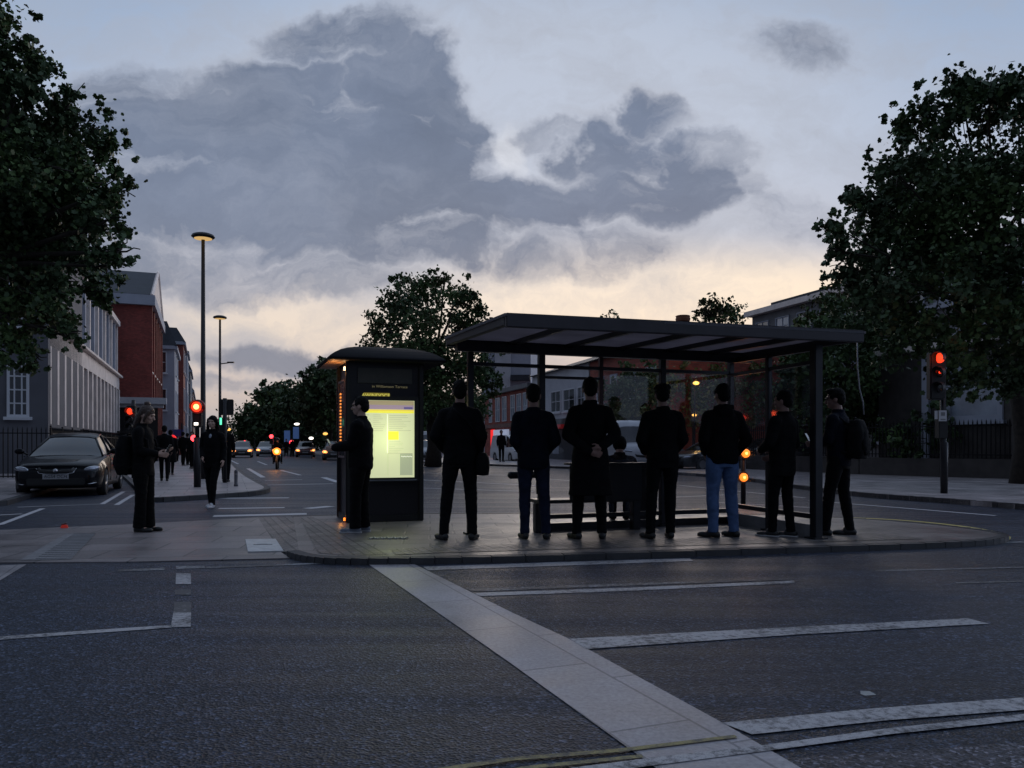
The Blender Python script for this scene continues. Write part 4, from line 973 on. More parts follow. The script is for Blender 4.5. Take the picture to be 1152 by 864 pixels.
# strap hanging from the right eave
mb = MB(); q = V((4.12, 9.25)); mb.tube([(q.x-.02, q.y, 2.42), (q.x-.015, q.y, 2.1), (q.x+.01, q.y, 1.85), (q.x+.05, q.y, 1.70), (q.x+.06, q.y, 1.55)], .008, 6)
mb.v = [(x_-.02, y_, z_) for x_, y_, z_ in mb.v]; o = build(mb, 'hanging_strap', mat('strap_white', (.2, .2, .22), .5), None, True); tag(o, 'thin pale strap dangling from the right corner of the shelter roof', 'strap')
# bench
bq = V((XA(641, 10.05), 10.05)); be = V((XA(722, 10.35), 10.35)); bd = (be-bq); bl = bd.length; ba = math.atan2(bd.y, bd.x)
t2 = empty('bench', (bq.x, bq.y, IZ), ba, label='black bench with a solid high backrest under the shelter', cat='bench')
mb = MB(); mb.box((bl/2, .0, .64), (bl, .03, .46)); build(mb, 'backrest', 'black_metal', t2, bevel=.008)
mb = MB(); mb.box((bl/2, .01, .885), (bl+.13, .10, .025)); build(mb, 'top_board', 'shelter_metal', t2, bevel=.008)
mb = MB(); mb.box((bl/2-.2, .24, .40), (bl+.42, .42, .045)); build(mb, 'seat', 'black_metal', t2, bevel=.01)
for x in (-.38, bl-.03):
    mb = MB(); mb.box((x, .14, .19), (.11, .12, .38)); build(mb, 'leg', 'shelter_metal', t2, bevel=.008)
# leaning perch left of the bench
a, b_ = V((XA(575, 9.95), 9.95)), V((XA(607, 10.2), 10.2))
t3 = empty('perch_rail', (a.x, a.y, IZ), math.atan2(b_.y-a.y, b_.x-a.x), label='short padded perch rail fixed to the left shelter post', cat='perch')
mb = MB(); mb.cap((0, 0, .745), ((b_-a).length, 0, .745), .048, .048, 12); build(mb, 'pad', 'black_metal', t3, True)
mb = MB(); mb.cap(((b_-a).length-.01, .04, .745), ((b_-a).length+.01, .06, .5), .018, .018, 8); build(mb, 'bracket', 'shelter_metal', t3, True)
# cigarette bin behind bench right side
tb = empty('litter_bin', (XA(722, 12.0), 12.0, IZ), 0, label='low black litter bin behind the right end of the bench', cat='bin')
mb = MB(); mb.box((0, 0, .44), (.28, .26, .70)); build(mb, 'bin_body', 'black_metal', tb, bevel=.02)
mb = MB(); mb.box((0, 0, .82), (.34, .30, .07)); build(mb, 'lid', 'shelter_metal', tb, bevel=.015)
mb = MB(); mb.box((0, 0, .05), (.22, .20, .1)); build(mb, 'foot', 'shelter_metal', tb)

# ================================================================= SIGNALS, LAMPS, SMALL STREET THINGS
def aspect(mb_parent, c, R, lens, r=.10, lit_core=None):
    """a round lens with its hood"""
    mb = MB(); mb.lathe([(r, 0), (r*.98, .012), (r*.7, .03), (.01, .038)], c, 20, R); l = build(mb, 'lens', lens, mb_parent, True)
    if lit_core:
        m2 = MB(); m2.lathe([(r*.55, .02), (r*.5, .04), (.01, .048)], c, 16, R); build(m2, 'glowing_core', lit_core, l, True)
    mb = MB(); vs = []; fs = []; n = 18
    for k in range(n+1):
        a = rad(-25)+rad(230)*k/n
        for rr in (r*1.12, r*1.2):
            for dz in (0, .16 - .06*abs(k-n/2)/(n/2)):
                vs.append(V(c)+R @ V((rr*math.cos(a), rr*math.sin(a), dz)))
    for k in range(n):
        o = 4*k; fs += [(o, o+4, o+5, o+1), (o+2, o+3, o+7, o+6), (o+1, o+5, o+7, o+3)]
    mb.add(vs, fs); build(mb, 'hood', 'plastic_black', mb_parent)
def facing(deg):     # lens axis: local z points to -Y rotated by deg, x right, y up
    Rm = Matrix(((1, 0, 0), (0, 0, -1), (0, 1, 0)))       # maps local z to -Y
    return Matrix.Rotation(rad(deg), 3, 'Z') @ Rm
t = empty('traffic_light', G(222, 548, KZ), 0, label='signal on a thick black pole with a big round red light beside the crossing woman', cat='traffic light', group='traffic lights')
b0 = t.location.y; zz = lambda py: ZA(py, b0)-KZ
mb = MB(); mb.tube([(0, 0, 0), (0, 0, zz(492))], .088, 16); build(mb, 'pole', 'black_metal', t, True)
mb = MB(); mb.tube([(0, 0, zz(492)), (0, 0, zz(470))], .055, 12); build(mb, 'upper_pole', 'black_metal', t, True)
mb = MB(); mb.box((.02, -.02, zz(470)), (.22, .20, .50)); build(mb, 'signal_box', 'plastic_black', t, bevel=.03)
mb = MB(); mb.lathe([(.185, 0), (.19, .03), (.17, .09), (.165, .09)], (.06, -.10, zz(458)), 28, facing(8)); build(mb, 'round_housing', mat('red_housing', (.25, .02, .015), .4), t, True)
aspect(t, V((.06, -.20, zz(458))), facing(8), 'red_lens_on', .13, 'red_core')
mb = MB(); mb.box((.02, -.13, zz(477)), (.10, .02, .07)); build(mb, 'small_lens', 'white_lamp', t)
plight('signal_glow', V(t.location)+V((.08, -.42, zz(458))), (1, .08, .03), 2.2, .08)
t = empty('traffic_light', G(150, 538, KZ), 0, label='traffic light showing red behind the woman with the backpack', cat='traffic light', group='traffic lights')
b0 = t.location.y; zz = lambda py: ZA(py, b0)-KZ
mb = MB(); mb.tube([(0, 0, 0), (0, 0, zz(450))], .055, 12); build(mb, 'pole', 'black_metal', t, True)
mb = MB(); mb.box((0, -.11, zz(471)), (.28, .2, .82)); build(mb, 'signal_box', 'plastic_black', t, bevel=.02)
aspect(t, V((0, -.22, zz(463))), facing(0), 'red_lens_on', .105); aspect(t, V((0, -.22, zz(463)-.26)), facing(0), 'dark_lens', .10); aspect(t, V((0, -.22, zz(463)-.5)), facing(0), 'dark_lens', .10)
plight('signal_glow', V(t.location)+V((0, -.45, zz(463))), (1, .05, .03), 1.2, .08)
# signal seen from behind
t = empty('traffic_light', G(253, 543, KZ), 0, label='traffic light seen from behind with square black backboard and small green lamp', cat='traffic light', group='traffic lights')
b0 = t.location.y; zz = lambda py: ZA(py, b0)-KZ
mb = MB(); mb.tube([(0, 0, 0), (0, 0, zz(448))], .057, 12); build(mb, 'pole', 'black_metal', t, True)
mb = MB(); mb.box((.02, .06, zz(458)), (.40, .06, .46), rz=.25); build(mb, 'backboard', 'plastic_black', t, bevel=.02)
mb = MB(); mb.box((.02, .18, zz(458)), (.26, .18, .40), rz=.25); build(mb, 'signal_box', 'plastic_black', t, bevel=.02)
mb = MB(); mb.box((-.07, -.02, zz(478)), (.14, .13, .42)); pb = build(mb, 'side_signal', 'plastic_black', t, bevel=.01)
mb = MB(); mb.box((-.085, -.09, zz(474)), (.055, .02, .20)); build(mb, 'green_lamp', 'green_lamp', pb)
# right hand signal
t = empty('traffic_light', G(1062, 555, KZ), rad(0), label='traffic light on the right pavement lit red, white notice plates on its pole', cat='traffic light', group='traffic lights')
b0 = t.location.y; zz = lambda py: ZA(py, b0)-KZ; xx = lambda px: (px-1062)/F*b0
mb = MB(); mb.tube([(0, 0, 0), (0, 0, zz(498)), (-.02, 0, zz(497)), (-.02, 0, zz(400))], [.075, .085, .07, .055], 14); build(mb, 'pole', 'black_metal', t, True)
mb = MB(); mb.box((xx(1059), .0, zz(478)), (.20, .18, .60)); build(mb, 'control_box', 'plastic_black', t, bevel=.01)
mb = MB(); mb.box((xx(1050), -.10, zz(424)), (.34, .20, 1.05)); build(mb, 'signal_box', 'plastic_black', t, bevel=.03)
Rf = facing(-58)
mb = MB()
c1, c2, c3 = V((xx(1051), -.24, zz(404))), V((xx(1051), -.24, zz(420))), V((xx(1051), -.24, zz(437)))
aspect(t, c1, Rf, 'red_lens_on', .112); aspect(t, c2+V((0, -.02, 0)), Rf, 'red_lens_on', .04); aspect(t, c2-V((0, 0, .0)), Rf, 'dark_lens', .112); aspect(t, c3, Rf, 'dark_lens', .112)
mb = MB(); mb.box((xx(1057), -.13, zz(468)), (.17, .02, .24)); np_ = build(mb, 'notice_plate', 'paper_white', t); mb = MB(); mb.box((xx(1057), -.142, zz(466)), (.09, .004, .08)); mb.box((xx(1057), -.142, zz(472)), (.11, .004, .02)); build(mb, 'notice_print', 'paper_grey', np_)
mb = MB(); mb.box((xx(1050.5), -.10, zz(467)), (.06, .02, .19)); build(mb, 'notice_plate', 'paper_white', t)
plight('signal_glow', V(t.location)+c1+V((-.15, -.22, .02)), (1, .12, .03), 2.2, .06); plight('signal_glow', V(t.location)+V((.25, -.35, zz(404))), (1, .1, .03), .8, .06)
# far signals
def far_signal(px, py, Y, label, r=.16, m='red_far', h0=None):
    x = XA(px, Y); z = ZA(py, Y); t = empty('traffic_light', (x, Y, 0), 0, label=label, cat='traffic light', group='traffic lights')
    mb = MB(); mb.tube([(0, 0, 0), (0, 0, z+.3)], .06, 8); build(mb, 'pole', 'black_metal', t)
    mb = MB(); mb.box((0, -.12, z-.25), (.34, .2, .95)); build(mb, 'signal_box', 'plastic_black', t)
    mb = MB(); mb.lathe([(r, 0), (r*.7, .06), (.01, .08)], (0, -.23, z), 14, facing(0)); build(mb, 'lens', m, t, True)
far_signal(306, 491, 75, 'distant red traffic light above the oncoming cars', .19)
far_signal(329, 498, 78, 'distant red traffic light low beside the blue banners', .24)
far_signal(276, 497, 95, 'farthest red traffic light over the leftmost oncoming car', .16)
# blue sign and two red lights on posts by the left buildings
t = empty('blue_sign', (XA(199, 48), 48, KZ), 0, label='blue projecting board on a post in front of the pale building', cat='sign')
mb = MB(); mb.tube([(.3, 0, 0), (.3, 0, 2.4)], .05, 8); build(mb, 'post', 'black_metal', t); mb = MB(); mb.box((0, 0, ZA(487, 48)-KZ), (.8, .08, .42)); build(mb, 'board', 'blue_sign', t)
for px, py, Y, lab in ((194, 494, 47, 'round red lamp glowing under the blue board'), (218, 493, 32, 'red lit lamp low on the pavement behind the thick signal pole')):
    t = empty('red_lamp', (XA(px, Y), Y, KZ), 0, label=lab, cat='lamp'); z = ZA(py, Y)-KZ
    mb = MB(); mb.tube([(0, .05, 0), (0, .05, z)], .04, 8); build(mb, 'post', 'black_metal', t); mb = MB(); mb.lathe([(.26 if Y > 40 else .13, 0), (.2 if Y > 40 else .11, .06), (.02, .08)], (0, 0, z), 18, facing(0)); build(mb, 'lens', 'red_panel' if Y > 40 else 'red_far', t, True)
# lamp posts
def lamp_post(px, topy, Y, label, arm=False):
    x = XA(px, Y); z = ZA(topy, Y); t = empty('street_lamp', (x, Y, KZ), 0, label=label, cat='street lamp', group='disc headed street lamps'); z -= KZ
    mb = MB(); mb.tube([(-.12*Y/25*0, 0, 0), (0, 0, 1.2), (0, 0, 1.25), (0, 0, z-.1)], [.11, .105, .085, .055], 14); build(mb, 'pole', 'lamp_metal', t, True)
    mb = MB(); mb.lathe([(.06, -.10), (.30, -.06), (.36, -.01), (.33, .05), (.2, .10), (.02, .12)], (0, 0, z-.06), 28); hd = build(mb, 'lamp_head', 'lamp_metal', t, 40)
    mb = MB(); mb.lathe([(.07, -.105), (.27, -.072), (.275, -.066)], (0, 0, z-.062), 24); build(mb, 'diffuser', 'under_lamp', hd)
    if arm: mb = MB(); mb.tube([(0, 0, z-2.55), (.5, -.1, z-2.5)], .03, 8); mb.box((.62, -.12, z-2.48), (.34, .14, .07)); build(mb, 'side_arm', 'lamp_metal', t)
lamp_post(228.5, 264, 25, 'tall near street lamp with a flat disc head lit beneath')
lamp_post(247.5, 356, 42, 'farther street lamp with disc head and small side arm camera', True)
# bollard at the kerb
t = empty('bollard', G(265.5, 547, KZ), 0, label='slim grey bollard on the kerb of the street pavement', cat='bollard')
mb = MB(); mb.lathe([(.055, 0), (.055, .05), (.045, .06), (.045, .38), (.05, .39), (.03, .43), (.01, .44)], n=14); build(mb, 'post', mat('bollard', (.10, .10, .11), .5), t, True)
mb = MB(); mb.lathe([(.047, .30), (.047, .34)], n=14); build(mb, 'reflective_band', 'paper_grey', t)
# two amber lamps on a short post behind the glass
t = empty('amber_lamp_post', (XA(837.5, 15.5), 15.5, 0), 0, label='short post with two glowing amber lamps behind the glass', cat='beacon')
mb = MB(); mb.tube([(0, .08, 0), (0, .08, ZA(505, 15.5))], .05, 12); build(mb, 'post', 'black_metal', t, True)
for py, dx in ((510, .02), (537, -.02)):
    z = ZA(py, 15.5); mb = MB(); mb.lathe([(.115, -.02), (.12, .0), (.115, .02)], (dx, .02, z), 18, facing(0)); hs = build(mb, 'housing', 'plastic_black', t)
    mb = MB(); mb.ell((dx, -.02, z), (.085, .06, .085)); al = build(mb, 'amber_lens', 'amber_lamp', hs, True); mb = MB(); mb.ell((dx, -.06, z), (.03, .035, .03)); build(mb, 'bulb', 'lamp_core', al, True)
    plight('amber_glow', (XA(837.5, 15.5)+dx, 15.25, z), (1, .3, .04), 2.0, .08)
# red toy-like reflector on the road edge, litter
t = empty('road_reflector', G(72.5, 594, .01), rad(20), label='small bright red object lying at the road edge on the left', cat='reflector')
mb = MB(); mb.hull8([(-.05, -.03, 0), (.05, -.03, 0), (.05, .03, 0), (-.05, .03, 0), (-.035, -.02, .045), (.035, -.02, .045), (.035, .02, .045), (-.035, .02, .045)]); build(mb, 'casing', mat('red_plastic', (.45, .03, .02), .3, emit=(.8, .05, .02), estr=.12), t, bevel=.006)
mb = MB(); mb.cap((-.03, 0, .05), (.02, .01, .065), .014, .011, 8); build(mb, 'top_tab', 'car_red', t, True)
t = G(977, 782, .006); mb = MB(); random.seed(2)
mb.add([(t.x-.035, t.y+.006, t.z+.004), (t.x-.02, t.y-.012, t.z+.002), (t.x+.03, t.y-.012, t.z+.006), (t.x+.035, t.y-.004, t.z+.004), (t.x+.01, t.y+.010, t.z+.016), (t.x-.03, t.y+.018, t.z+.015)], [(0, 1, 4, 5), (1, 2, 3, 4)])
o = build(mb, 'scrap_of_paper', mat('scrap', (.42, .42, .40), .8), None); tag(o, 'crumpled pale scrap of litter on the asphalt at lower right', 'litter')

# ================================================================= VEHICLES
def interp(tab, s):
    for (a, va), (b, vb) in zip(tab, tab[1:]):
        if s <= b:
            k = (s-a)/(b-a) if b > a else 0; k = max(0, min(1, k)); return va+(vb-va)*k
    return tab[-1][1]
def smooth_interp(tab, s, w=.06): return (interp(tab, s-w)+interp(tab, s)*2+interp(tab, s+w))/4
def car(name, loc, rz, label, cat='car', bodym='car_black', L_=4.5, W_=1.8, H_=1.45, lights='headlamp', plate='AG54 OCH', group=None, style='saloon', fine=True, badge=False):
    t = empty(name, loc, rz, label=label, cat=cat); 
    if group: t['group'] = group
    f = L_/4.5; hw = W_/2; hf = H_/1.45
    if style == 'van':
        top = [(0, .6), (.06, .85), (.25, 1.0), (.8, 1.08), (1.1, 1.1), (4.4, 1.12), (4.5, 1.1)]; wid = [(0, .78), (.1, .9), (.4, .98), (4.4, 1), (4.5, .97)]
        gh = [(.75, 1.0), (1.45, 1.85), (1.8, 1.95), (4.3, 1.97), (4.46, 1.9), (4.5, 1.0)]; gw = [(.75, .80), (1.6, .90), (4.5, .92)]
    elif style == 'hatch':
        top = [(0, .5), (.05, .68), (.25, .78), (.9, .92), (1.25, .97), (3.4, 1.0), (4.3, 1.02), (4.45, .95), (4.5, .6)]; wid = [(0, .72), (.05, .86), (.25, .95), (.9, .99), (4.1, .99), (4.4, .94), (4.5, .86)]
        gh = [(1.1, .94), (2.0, 1.45), (2.6, 1.5), (3.6, 1.46), (4.1, 1.36), (4.42, 1.0)]; gw = [(1.1, .86), (2.2, .84), (4.4, .82)]
    else:
        top = [(0, .50), (.04, .66), (.22, .745), (.6, .82), (1.25, .915), (1.5, .94), (2.4, .955), (3.5, .975), (3.9, 1.0), (4.3, .97), (4.45, .82), (4.5, .6)]
        wid = [(0, .66), (.04, .80), (.16, .90), (.4, .96), (.9, .985), (2, 1), (3.7, .99), (4.2, .95), (4.45, .86), (4.5, .78)]
        gh = [(1.15, .90), (1.55, 1.14), (2.0, 1.37), (2.3, 1.43), (2.9, 1.45), (3.4, 1.39), (3.85, 1.18), (4.15, .99)]; gw = [(1.15, .84), (2.0, .80), (3.4, .79), (4.15, .80)]
    wheels = (.86, 3.58); rw = .315
    mb = MB(); S = sorted(set([i*4.5/46 for i in range(47)]+[w+rw*1.12*k for w in wheels for k in (-1, -.93, -.75, -.5, -.25, 0, .25, .5, .75, .93, 1)]+[.04, 4.46])); vs = []; fs = []
    NS = 15
    for s in S:
        w = smooth_interp(wid, s)*hw if 0 < s < 4.5 else interp(wid, s)*hw; z = smooth_interp(top, s)*hf if 0 < s < 4.5 else interp(top, s)*hf
        zb = .20 if .1 < s < 4.4 else .26
        for wc in wheels:
            dd = abs(s-wc)
            if dd < rw*1.12: zb = max(zb, .31+math.sqrt((rw*1.12)**2-dd**2))
        sh = min(z-.02, z*.80)
        zl = max(zb+.02, min(.42, sh-.02)); sh = max(sh, zl+.01)
        half = [(0, z+.03), (w*.45, z+.024), (w*.80, z+.004), (w*.92, z-.035), (w*.985, max(sh, zb+.03)), (w*.995, max(zl, zb+.015)), (w*.955, zb), ]
        ring = [(x, zz_) for x, zz_ in half]+[(0, min(zb, .30) if True else zb)]
        y = (s-2.25)*f
        pts = [(x, y, zz_) for x, zz_ in ring]+[(-x, y, zz_) for x, zz_ in ring[-2:0:-1]]
        vs += pts
    n = 14
    for i in range(len(S)-1):
        for j in range(n): fs.append((i*n+j, i*n+(j+1) % n, (i+1)*n+(j+1) % n, (i+1)*n+j))
    fs.append(tuple(range(n-1, -1, -1))); fs.append(tuple((len(S)-1)*n+j for j in range(n)))
    mb.add(vs, fs); body = build(mb, 'body', bodym, t, 42)
    # greenhouse in glass with painted roof and pillars
    def ghp(s, k): # k 0 belt .. 1 roof edge .. 2 centre
        zr = smooth_interp(gh, s, .08)*hf; w0 = interp(gw, s)*hw; zb = smooth_interp(top, s)*hf-.02
        zr = max(zr, zb+.01); q = min(1, (zr-zb)/(.42*hf)) ; wr = w0-(.22*hw+.02)*q if style != 'van' else w0-.10*q
        return w0, zb, wr, zr
    s0, s1 = gh[0][0], gh[-1][0]; S2 = [s0+(s1-s0)*i/26 for i in range(27)]
    def gloft(off, sel0=0, sel1=26, topo=False):
        vs = []; fs = []
        for s in S2[sel0:sel1+1]:
            w0, zb, wr, zr = ghp(s, 0); y = (s-2.25)*f
            half = [(0, zr+.025+off), (wr*.7, zr+.015+off), (wr+off*.7, zr-.02+off*.7), ((wr*.35+w0*.65)+off, zb*.6+(zr-.02)*.4), (w0+off, zb), (0, zb)]
            if topo: half = [(0, zr+.025+off), (wr*.7, zr+.015+off), (wr+off*.7, zr-.02+off*.7), (wr-.03, zr-.03), (0, zr-.03)]
            vs += [(x, y, z_) for x, z_ in half]+[(-x, y, z_) for x, z_ in half[-2:0:-1]]
        n = 2*len(half)-2
        for i in range(sel1-sel0):
            for j in range(n): fs.append((i*n+j, i*n+(j+1) % n, (i+1)*n+(j+1) % n, (i+1)*n+j))
        fs.append(tuple(range(n-1, -1, -1))); fs.append(tuple((sel1-sel0)*n+j for j in range(n)))
        return vs, fs
    if style == 'van':
        mb = MB(); mb.add(*gloft(0, 0, 7)); build(mb, 'windows', 'car_glass', t, 40); mb = MB(); mb.add(*gloft(.004, 7, 26)); build(mb, 'cargo_body', bodym, t, 40)
        mb = MB(); mb.add(*gloft(.012, 4, 26, True)); build(mb, 'roof', bodym, t, 40)
    else:
        mb = MB(); mb.add(*gloft(0)); build(mb, 'windows', 'car_glass', t, 40)
        a, b_ = (7, 20) if style == 'saloon' else (8, 24)
        mb = MB(); mb.add(*gloft(.014, a, b_, True)); build(mb, 'roof', bodym, t, 40)
        mb = MB()
        for sg in (-1, 1):
            def gp(s, k, off=.006):
                w0, zb, wr, zr = ghp(s, 0); y = (s-2.25)*f
                x = w0+(wr-w0)*k+off; z_ = zb+(zr-.015-zb)*k+ (.004); return V((sg*x, y, z_))
            mb.tube([gp(s0+.12, .4), gp(S2[4], .97), gp(S2[a], 1.0), gp(S2[13], 1.0), gp(S2[b_], 1.0), gp(S2[24], .9), gp(s1-.03, .5)], .026, 8)
            mb.tube([gp(2.62, 0), gp(2.68, .5), gp(2.72, 1)], .028, 8); mb.tube([gp(3.72, 0), gp(3.55, .6), gp(3.4, 1)], .035, 8)
            mb.tube([gp(s0+.1, 0), gp(2.0, .0), gp(3.0, .0), gp(3.9, 0)], .014, 8)
        build(mb, 'pillars', bodym, t, True)
    # wheels
    for sy in wheels:
        for sg in (-1, 1):
            y = (sy-2.25)*f; Rw = Matrix(((0, 0, sg), (1, 0, 0), (0, sg, 0)))
            Rw = Matrix.Rotation(sg*math.pi/2, 3, 'Y'); c = V((sg*(hw-.21), y, .31))
            wh = empty('wheel', c); wh.parent = t
            mb = MB(); mb.lathe([(.20, .0), (.29, .005), (.31, .03), (.31, .17), (.29, .195), (.21, .2), (.20, .19)], (0, 0, 0), 28, Rw); build(mb, 'tyre', 'rubber', wh, 40)
            if fine:
                mb = MB(); mb.lathe([(.205, .15), (.205, .185), (.19, .19), (.185, .16)], (0, 0, 0), 24, Rw)
                for k in range(5):
                    a = k*2*math.pi/5; d_ = Rw @ V((math.cos(a), math.sin(a), 0)); o_ = Rw @ V((0, 0, .175))
                    mb.tube([o_+d_*.02, o_+d_*.195], [.035, .025], 6)
                mb.ell(Rw @ V((0, 0, .175)), .045, None, 10, 6); build(mb, 'rim', mat_rim, wh, 40)
                mb = MB(); mb.lathe([(.2, .10), (.01, .11)], (0, 0, 0), 20, Rw); build(mb, 'brake_disc', 'black_metal', wh)
            else:
                mb = MB(); mb.lathe([(.2, .15), (.19, .19), (.05, .2), (.01, .2)], (0, 0, 0), 16, Rw); build(mb, 'rim', mat_rim, wh)
    mb = MB()
    mb.box((0, 0, .27), (W_*.80, L_*.42, .14)); mb.box((0, -1.9*f, .38), (W_*.7, .5, .22)); mb.box((0, 1.9*f, .38), (W_*.7, .5, .22)); build(mb, 'underbody', 'plastic_black', t)
    yf = -2.25*f
    if style == 'van': zl_, zg = .78, .62
    else: zl_, zg = .635, .60
    for sg in (-1, 1):
        mb = MB(); Rz = Matrix.Rotation(sg*rad(34), 3, 'Z')
        mb.ell((sg*hw*.755, yf+.135, zl_*hf), ((.185, .085, .062) if lights == 'headlamp' else (.22, .10, .12)), Rz @ Matrix.Rotation(sg*rad(-8), 3, 'Y')); hl = build(mb, 'headlight', lights, t, True)
        if lights == 'headlamp_on': mb = MB(); mb.ell((sg*hw*.72, yf+.05, zl_*hf), (.085, .05, .05)); build(mb, 'bulb', 'lamp_core', hl, True)
        mb = MB(); mb.ell((sg*hw*.80, -yf-.05, .80*hf), (.14, .06, .07), Matrix.Rotation(-sg*rad(30), 3, 'Z')); build(mb, 'tail_light', 'car_red', t, True)
        if fine:
            mb = MB(); mb.ell((sg*(hw-.02), (1.40-2.25)*f, .905*hf), (.02, .03, .015)); mb.cap((sg*(hw-.07), (1.42-2.25)*f, .95*hf), (sg*(hw+.02), (1.40-2.25)*f, 1.0*hf), .02, .02, 8); mb.ell((sg*(hw+.085), (1.38-2.25)*f, 1.02*hf), (.105, .055, .07)); build(mb, 'wing_mirror', bodym, t, True)
            mb = MB(); mb.box((sg*hw*.70, yf+.055, .345), (.30, .05, .07), rz=sg*rad(22)); fo = build(mb, 'fog_recess', 'plastic_black', t, bevel=.01)
            mb = MB(); mb.tube([(sg*hw*.58, yf+.005, .31), (sg*hw*.72, yf+.035, .30), (sg*hw*.86, yf+.10, .325)], .012, 8); build(mb, 'fog_trim', 'chrome', fo, True)
            for yy in (2.66, 3.42):
                mb = MB(); mb.box((sg*(hw*1.0-.004), (yy-.22-2.25)*f, .83*hf), (.02, .15, .022)); build(mb, 'door_handle', bodym, t, bevel=.005)
            mb = MB()
            for yy in (1.52, 2.62, 3.62): mb.box((sg*(hw*.995-.009), (yy-2.25)*f, .60), (.012, .008, .56))
            build(mb, 'door_seam', 'plastic_black', t)
    mb = MB(); mb.tube([(-.36, yf+.055, zg*hf+.03), (-.30, yf+.01, zg*hf-.02), (0, yf-.03, zg*hf-.035), (.30, yf+.01, zg*hf-.02), (.36, yf+.055, zg*hf+.03)], .05, 10); gr = build(mb, 'grille', 'plastic_black', t, True)
    if fine:
        mb = MB(); mb.tube([(-.40, yf+.05, zg*hf+.05), (-.335, yf-.012, zg*hf-.055), (-.2, yf-.04, zg*hf-.075), (0, yf-.055, zg*hf-.08), (.2, yf-.04, zg*hf-.075), (.335, yf-.012, zg*hf-.055), (.40, yf+.05, zg*hf+.05)], .010, 8); build(mb, 'grille_trim', 'chrome', gr, True)
        mb = MB(); mb.lathe([(.05, 0), (.045, .012), (.01, .018)], (0, yf-.085, zg*hf+.0), 16, facing(0)); build(mb, 'badge', 'chrome', gr, True)
    mb = MB(); mb.box((0, yf+.0, .36), (W_*.62, .06, .16)); build(mb, 'lower_intake', 'plastic_black', t, bevel=.02)
    mb = MB(); mb.box((0, yf-.035, .475), (.52, .015, .115)); pl = build(mb, 'number_plate', 'plate', t, bevel=.002)
    if fine: text_mesh(plate, .10, 'plate_lettering', 'plastic_black', pl, (0, yf-.0445, .475), (rad(90), 0, 0), xs=.92)
    return t
mat_rim = mat('rim', (.30, .31, .33), .35, .7)
ang = -math.atan(.36)
# parked saloon: front faces us
fc = G(60, 560)
ctr = V((-11.05, 19.75, 0))
car('parked_car', ctr, rad(20), 'black saloon parked by the railings on the left, facing us', bodym='car_black', group=None, plate='AG54 OCH', H_=1.47, W_=1.86)
def fcar(px, py, rz, label, **kw):
    p = G(px, py); a = rad(rz); p = p+V((-math.sin(a), math.cos(a), 0))*2.1
    return car('car', p, a, label, group='cars in the traffic and car park', **kw)
fcar(272, 515, 17, 'oncoming car with amber headlights, leftmost in the distant traffic', bodym='car_grey', lights='headlamp_on', fine=False, style='hatch')
fcar(299, 513.5, 16, 'silver car with two bright headlights right behind the motorcycle', bodym='car_silver', lights='headlamp_on', fine=False, style='hatch', W_=1.9)
fcar(343.5, 514.5, 14, 'dark oncoming car with one glowing lamp under the blue banners', bodym='car_red', lights='headlamp_on', fine=False, style='hatch')
fcar(376, 518, 12, 'dark car with red glow just left of the kiosk', bodym='car_grey', lights='headlamp_on', fine=False)
fcar(762, 530, -62, 'grey saloon seen side on behind the shelter, between two waiting men', bodym='car_grey', fine=False)
fcar(722, 525, -60, 'pale silver car beside the white van behind the shelter', bodym='car_silver', fine=False, style='hatch')
fcar(820, 528, -70, 'dark hatchback behind the right glass panel', bodym='car_black', fine=False, style='hatch')
fcar(484, 519, 15, 'pale blue car parked behind the leftmost waiting man', bodym='car_silver', fine=False, style='hatch')
p = G(705, 529); car('van', p, rad(10), 'white van behind the shelter bench', 'van', 'car_white', 4.6, 1.7, 1.7, style='van', fine=False)
p = G(481, 517.5); car('van', p+V((-.6, 6, 0)), rad(15), 'white van behind the pale blue car beside the kiosk', 'van', 'car_white', 4.8, 1.9, 1.7, style='van', fine=False)
p = G(577, 519.5); car('van', p, rad(25), 'small white van before the red brick shop', 'van', 'car_white', 4.2, 1.7, 1.35, style='van', fine=False)
for px, py, e in ((266.5, 508.5, 1), (293, 507.5, 1), (306, 507, 1)): pass
# motorcycle with rider
mloc = G(312, 527.5)
t = empty('motorcycle', mloc, rad(14), label='motorcycle with one amber headlamp coming towards us', cat='motorcycle')
for y in (-.62, .62):
    wh = empty('wheel', (0, y, .3)); wh.parent = t; Rw = Matrix.Rotation(math.pi/2, 3, 'Y')
    mb = MB(); mb.lathe([(.22, -.05), (.29, -.05), (.30, 0), (.29, .05), (.22, .05)], (0, 0, 0), 20, Rw); build(mb, 'tyre', 'rubber', wh); mb = MB(); mb.lathe([(.2, -.02), (.02, -.03), (.02, .03), (.2, .02)], (0, 0, 0), 16, Rw); build(mb, 'rim', mat_rim, wh)
mb = MB(); mb.ell((0, 0, .72), (.17, .55, .16)); mb.ell((0, -.3, .55), (.2, .3, .25)); mb.ell((0, .55, .80), (.12, .28, .07)); build(mb, 'fairing', 'car_black', t, True)
mb = MB(); mb.tube([(-.36, -.28, 1.02), (-.15, -.40, .98), (.15, -.40, .98), (.36, -.28, 1.02)], .018, 8); mb.tube([(0, -.40, .98), (0, -.62, .32)], .03, 8); build(mb, 'handlebar', 'black_metal', t)
mb = MB(); mb.ell((0, -.50, .86), (.19, .09, .18)); hb = build(mb, 'headlight', lit('bike_lamp', (1, .22, .02), 1.8), t, True); mb = MB(); mb.ell((0, -.56, .86), (.10, .06, .10)); build(mb, 'bulb', 'lamp_core', hb, True)  # wide orange lamp body painted as the halo around the bulb
plight('bike_glow', V(mloc)+V((0.2, -1.0, .9)), (1, .4, .08), 14, .1)
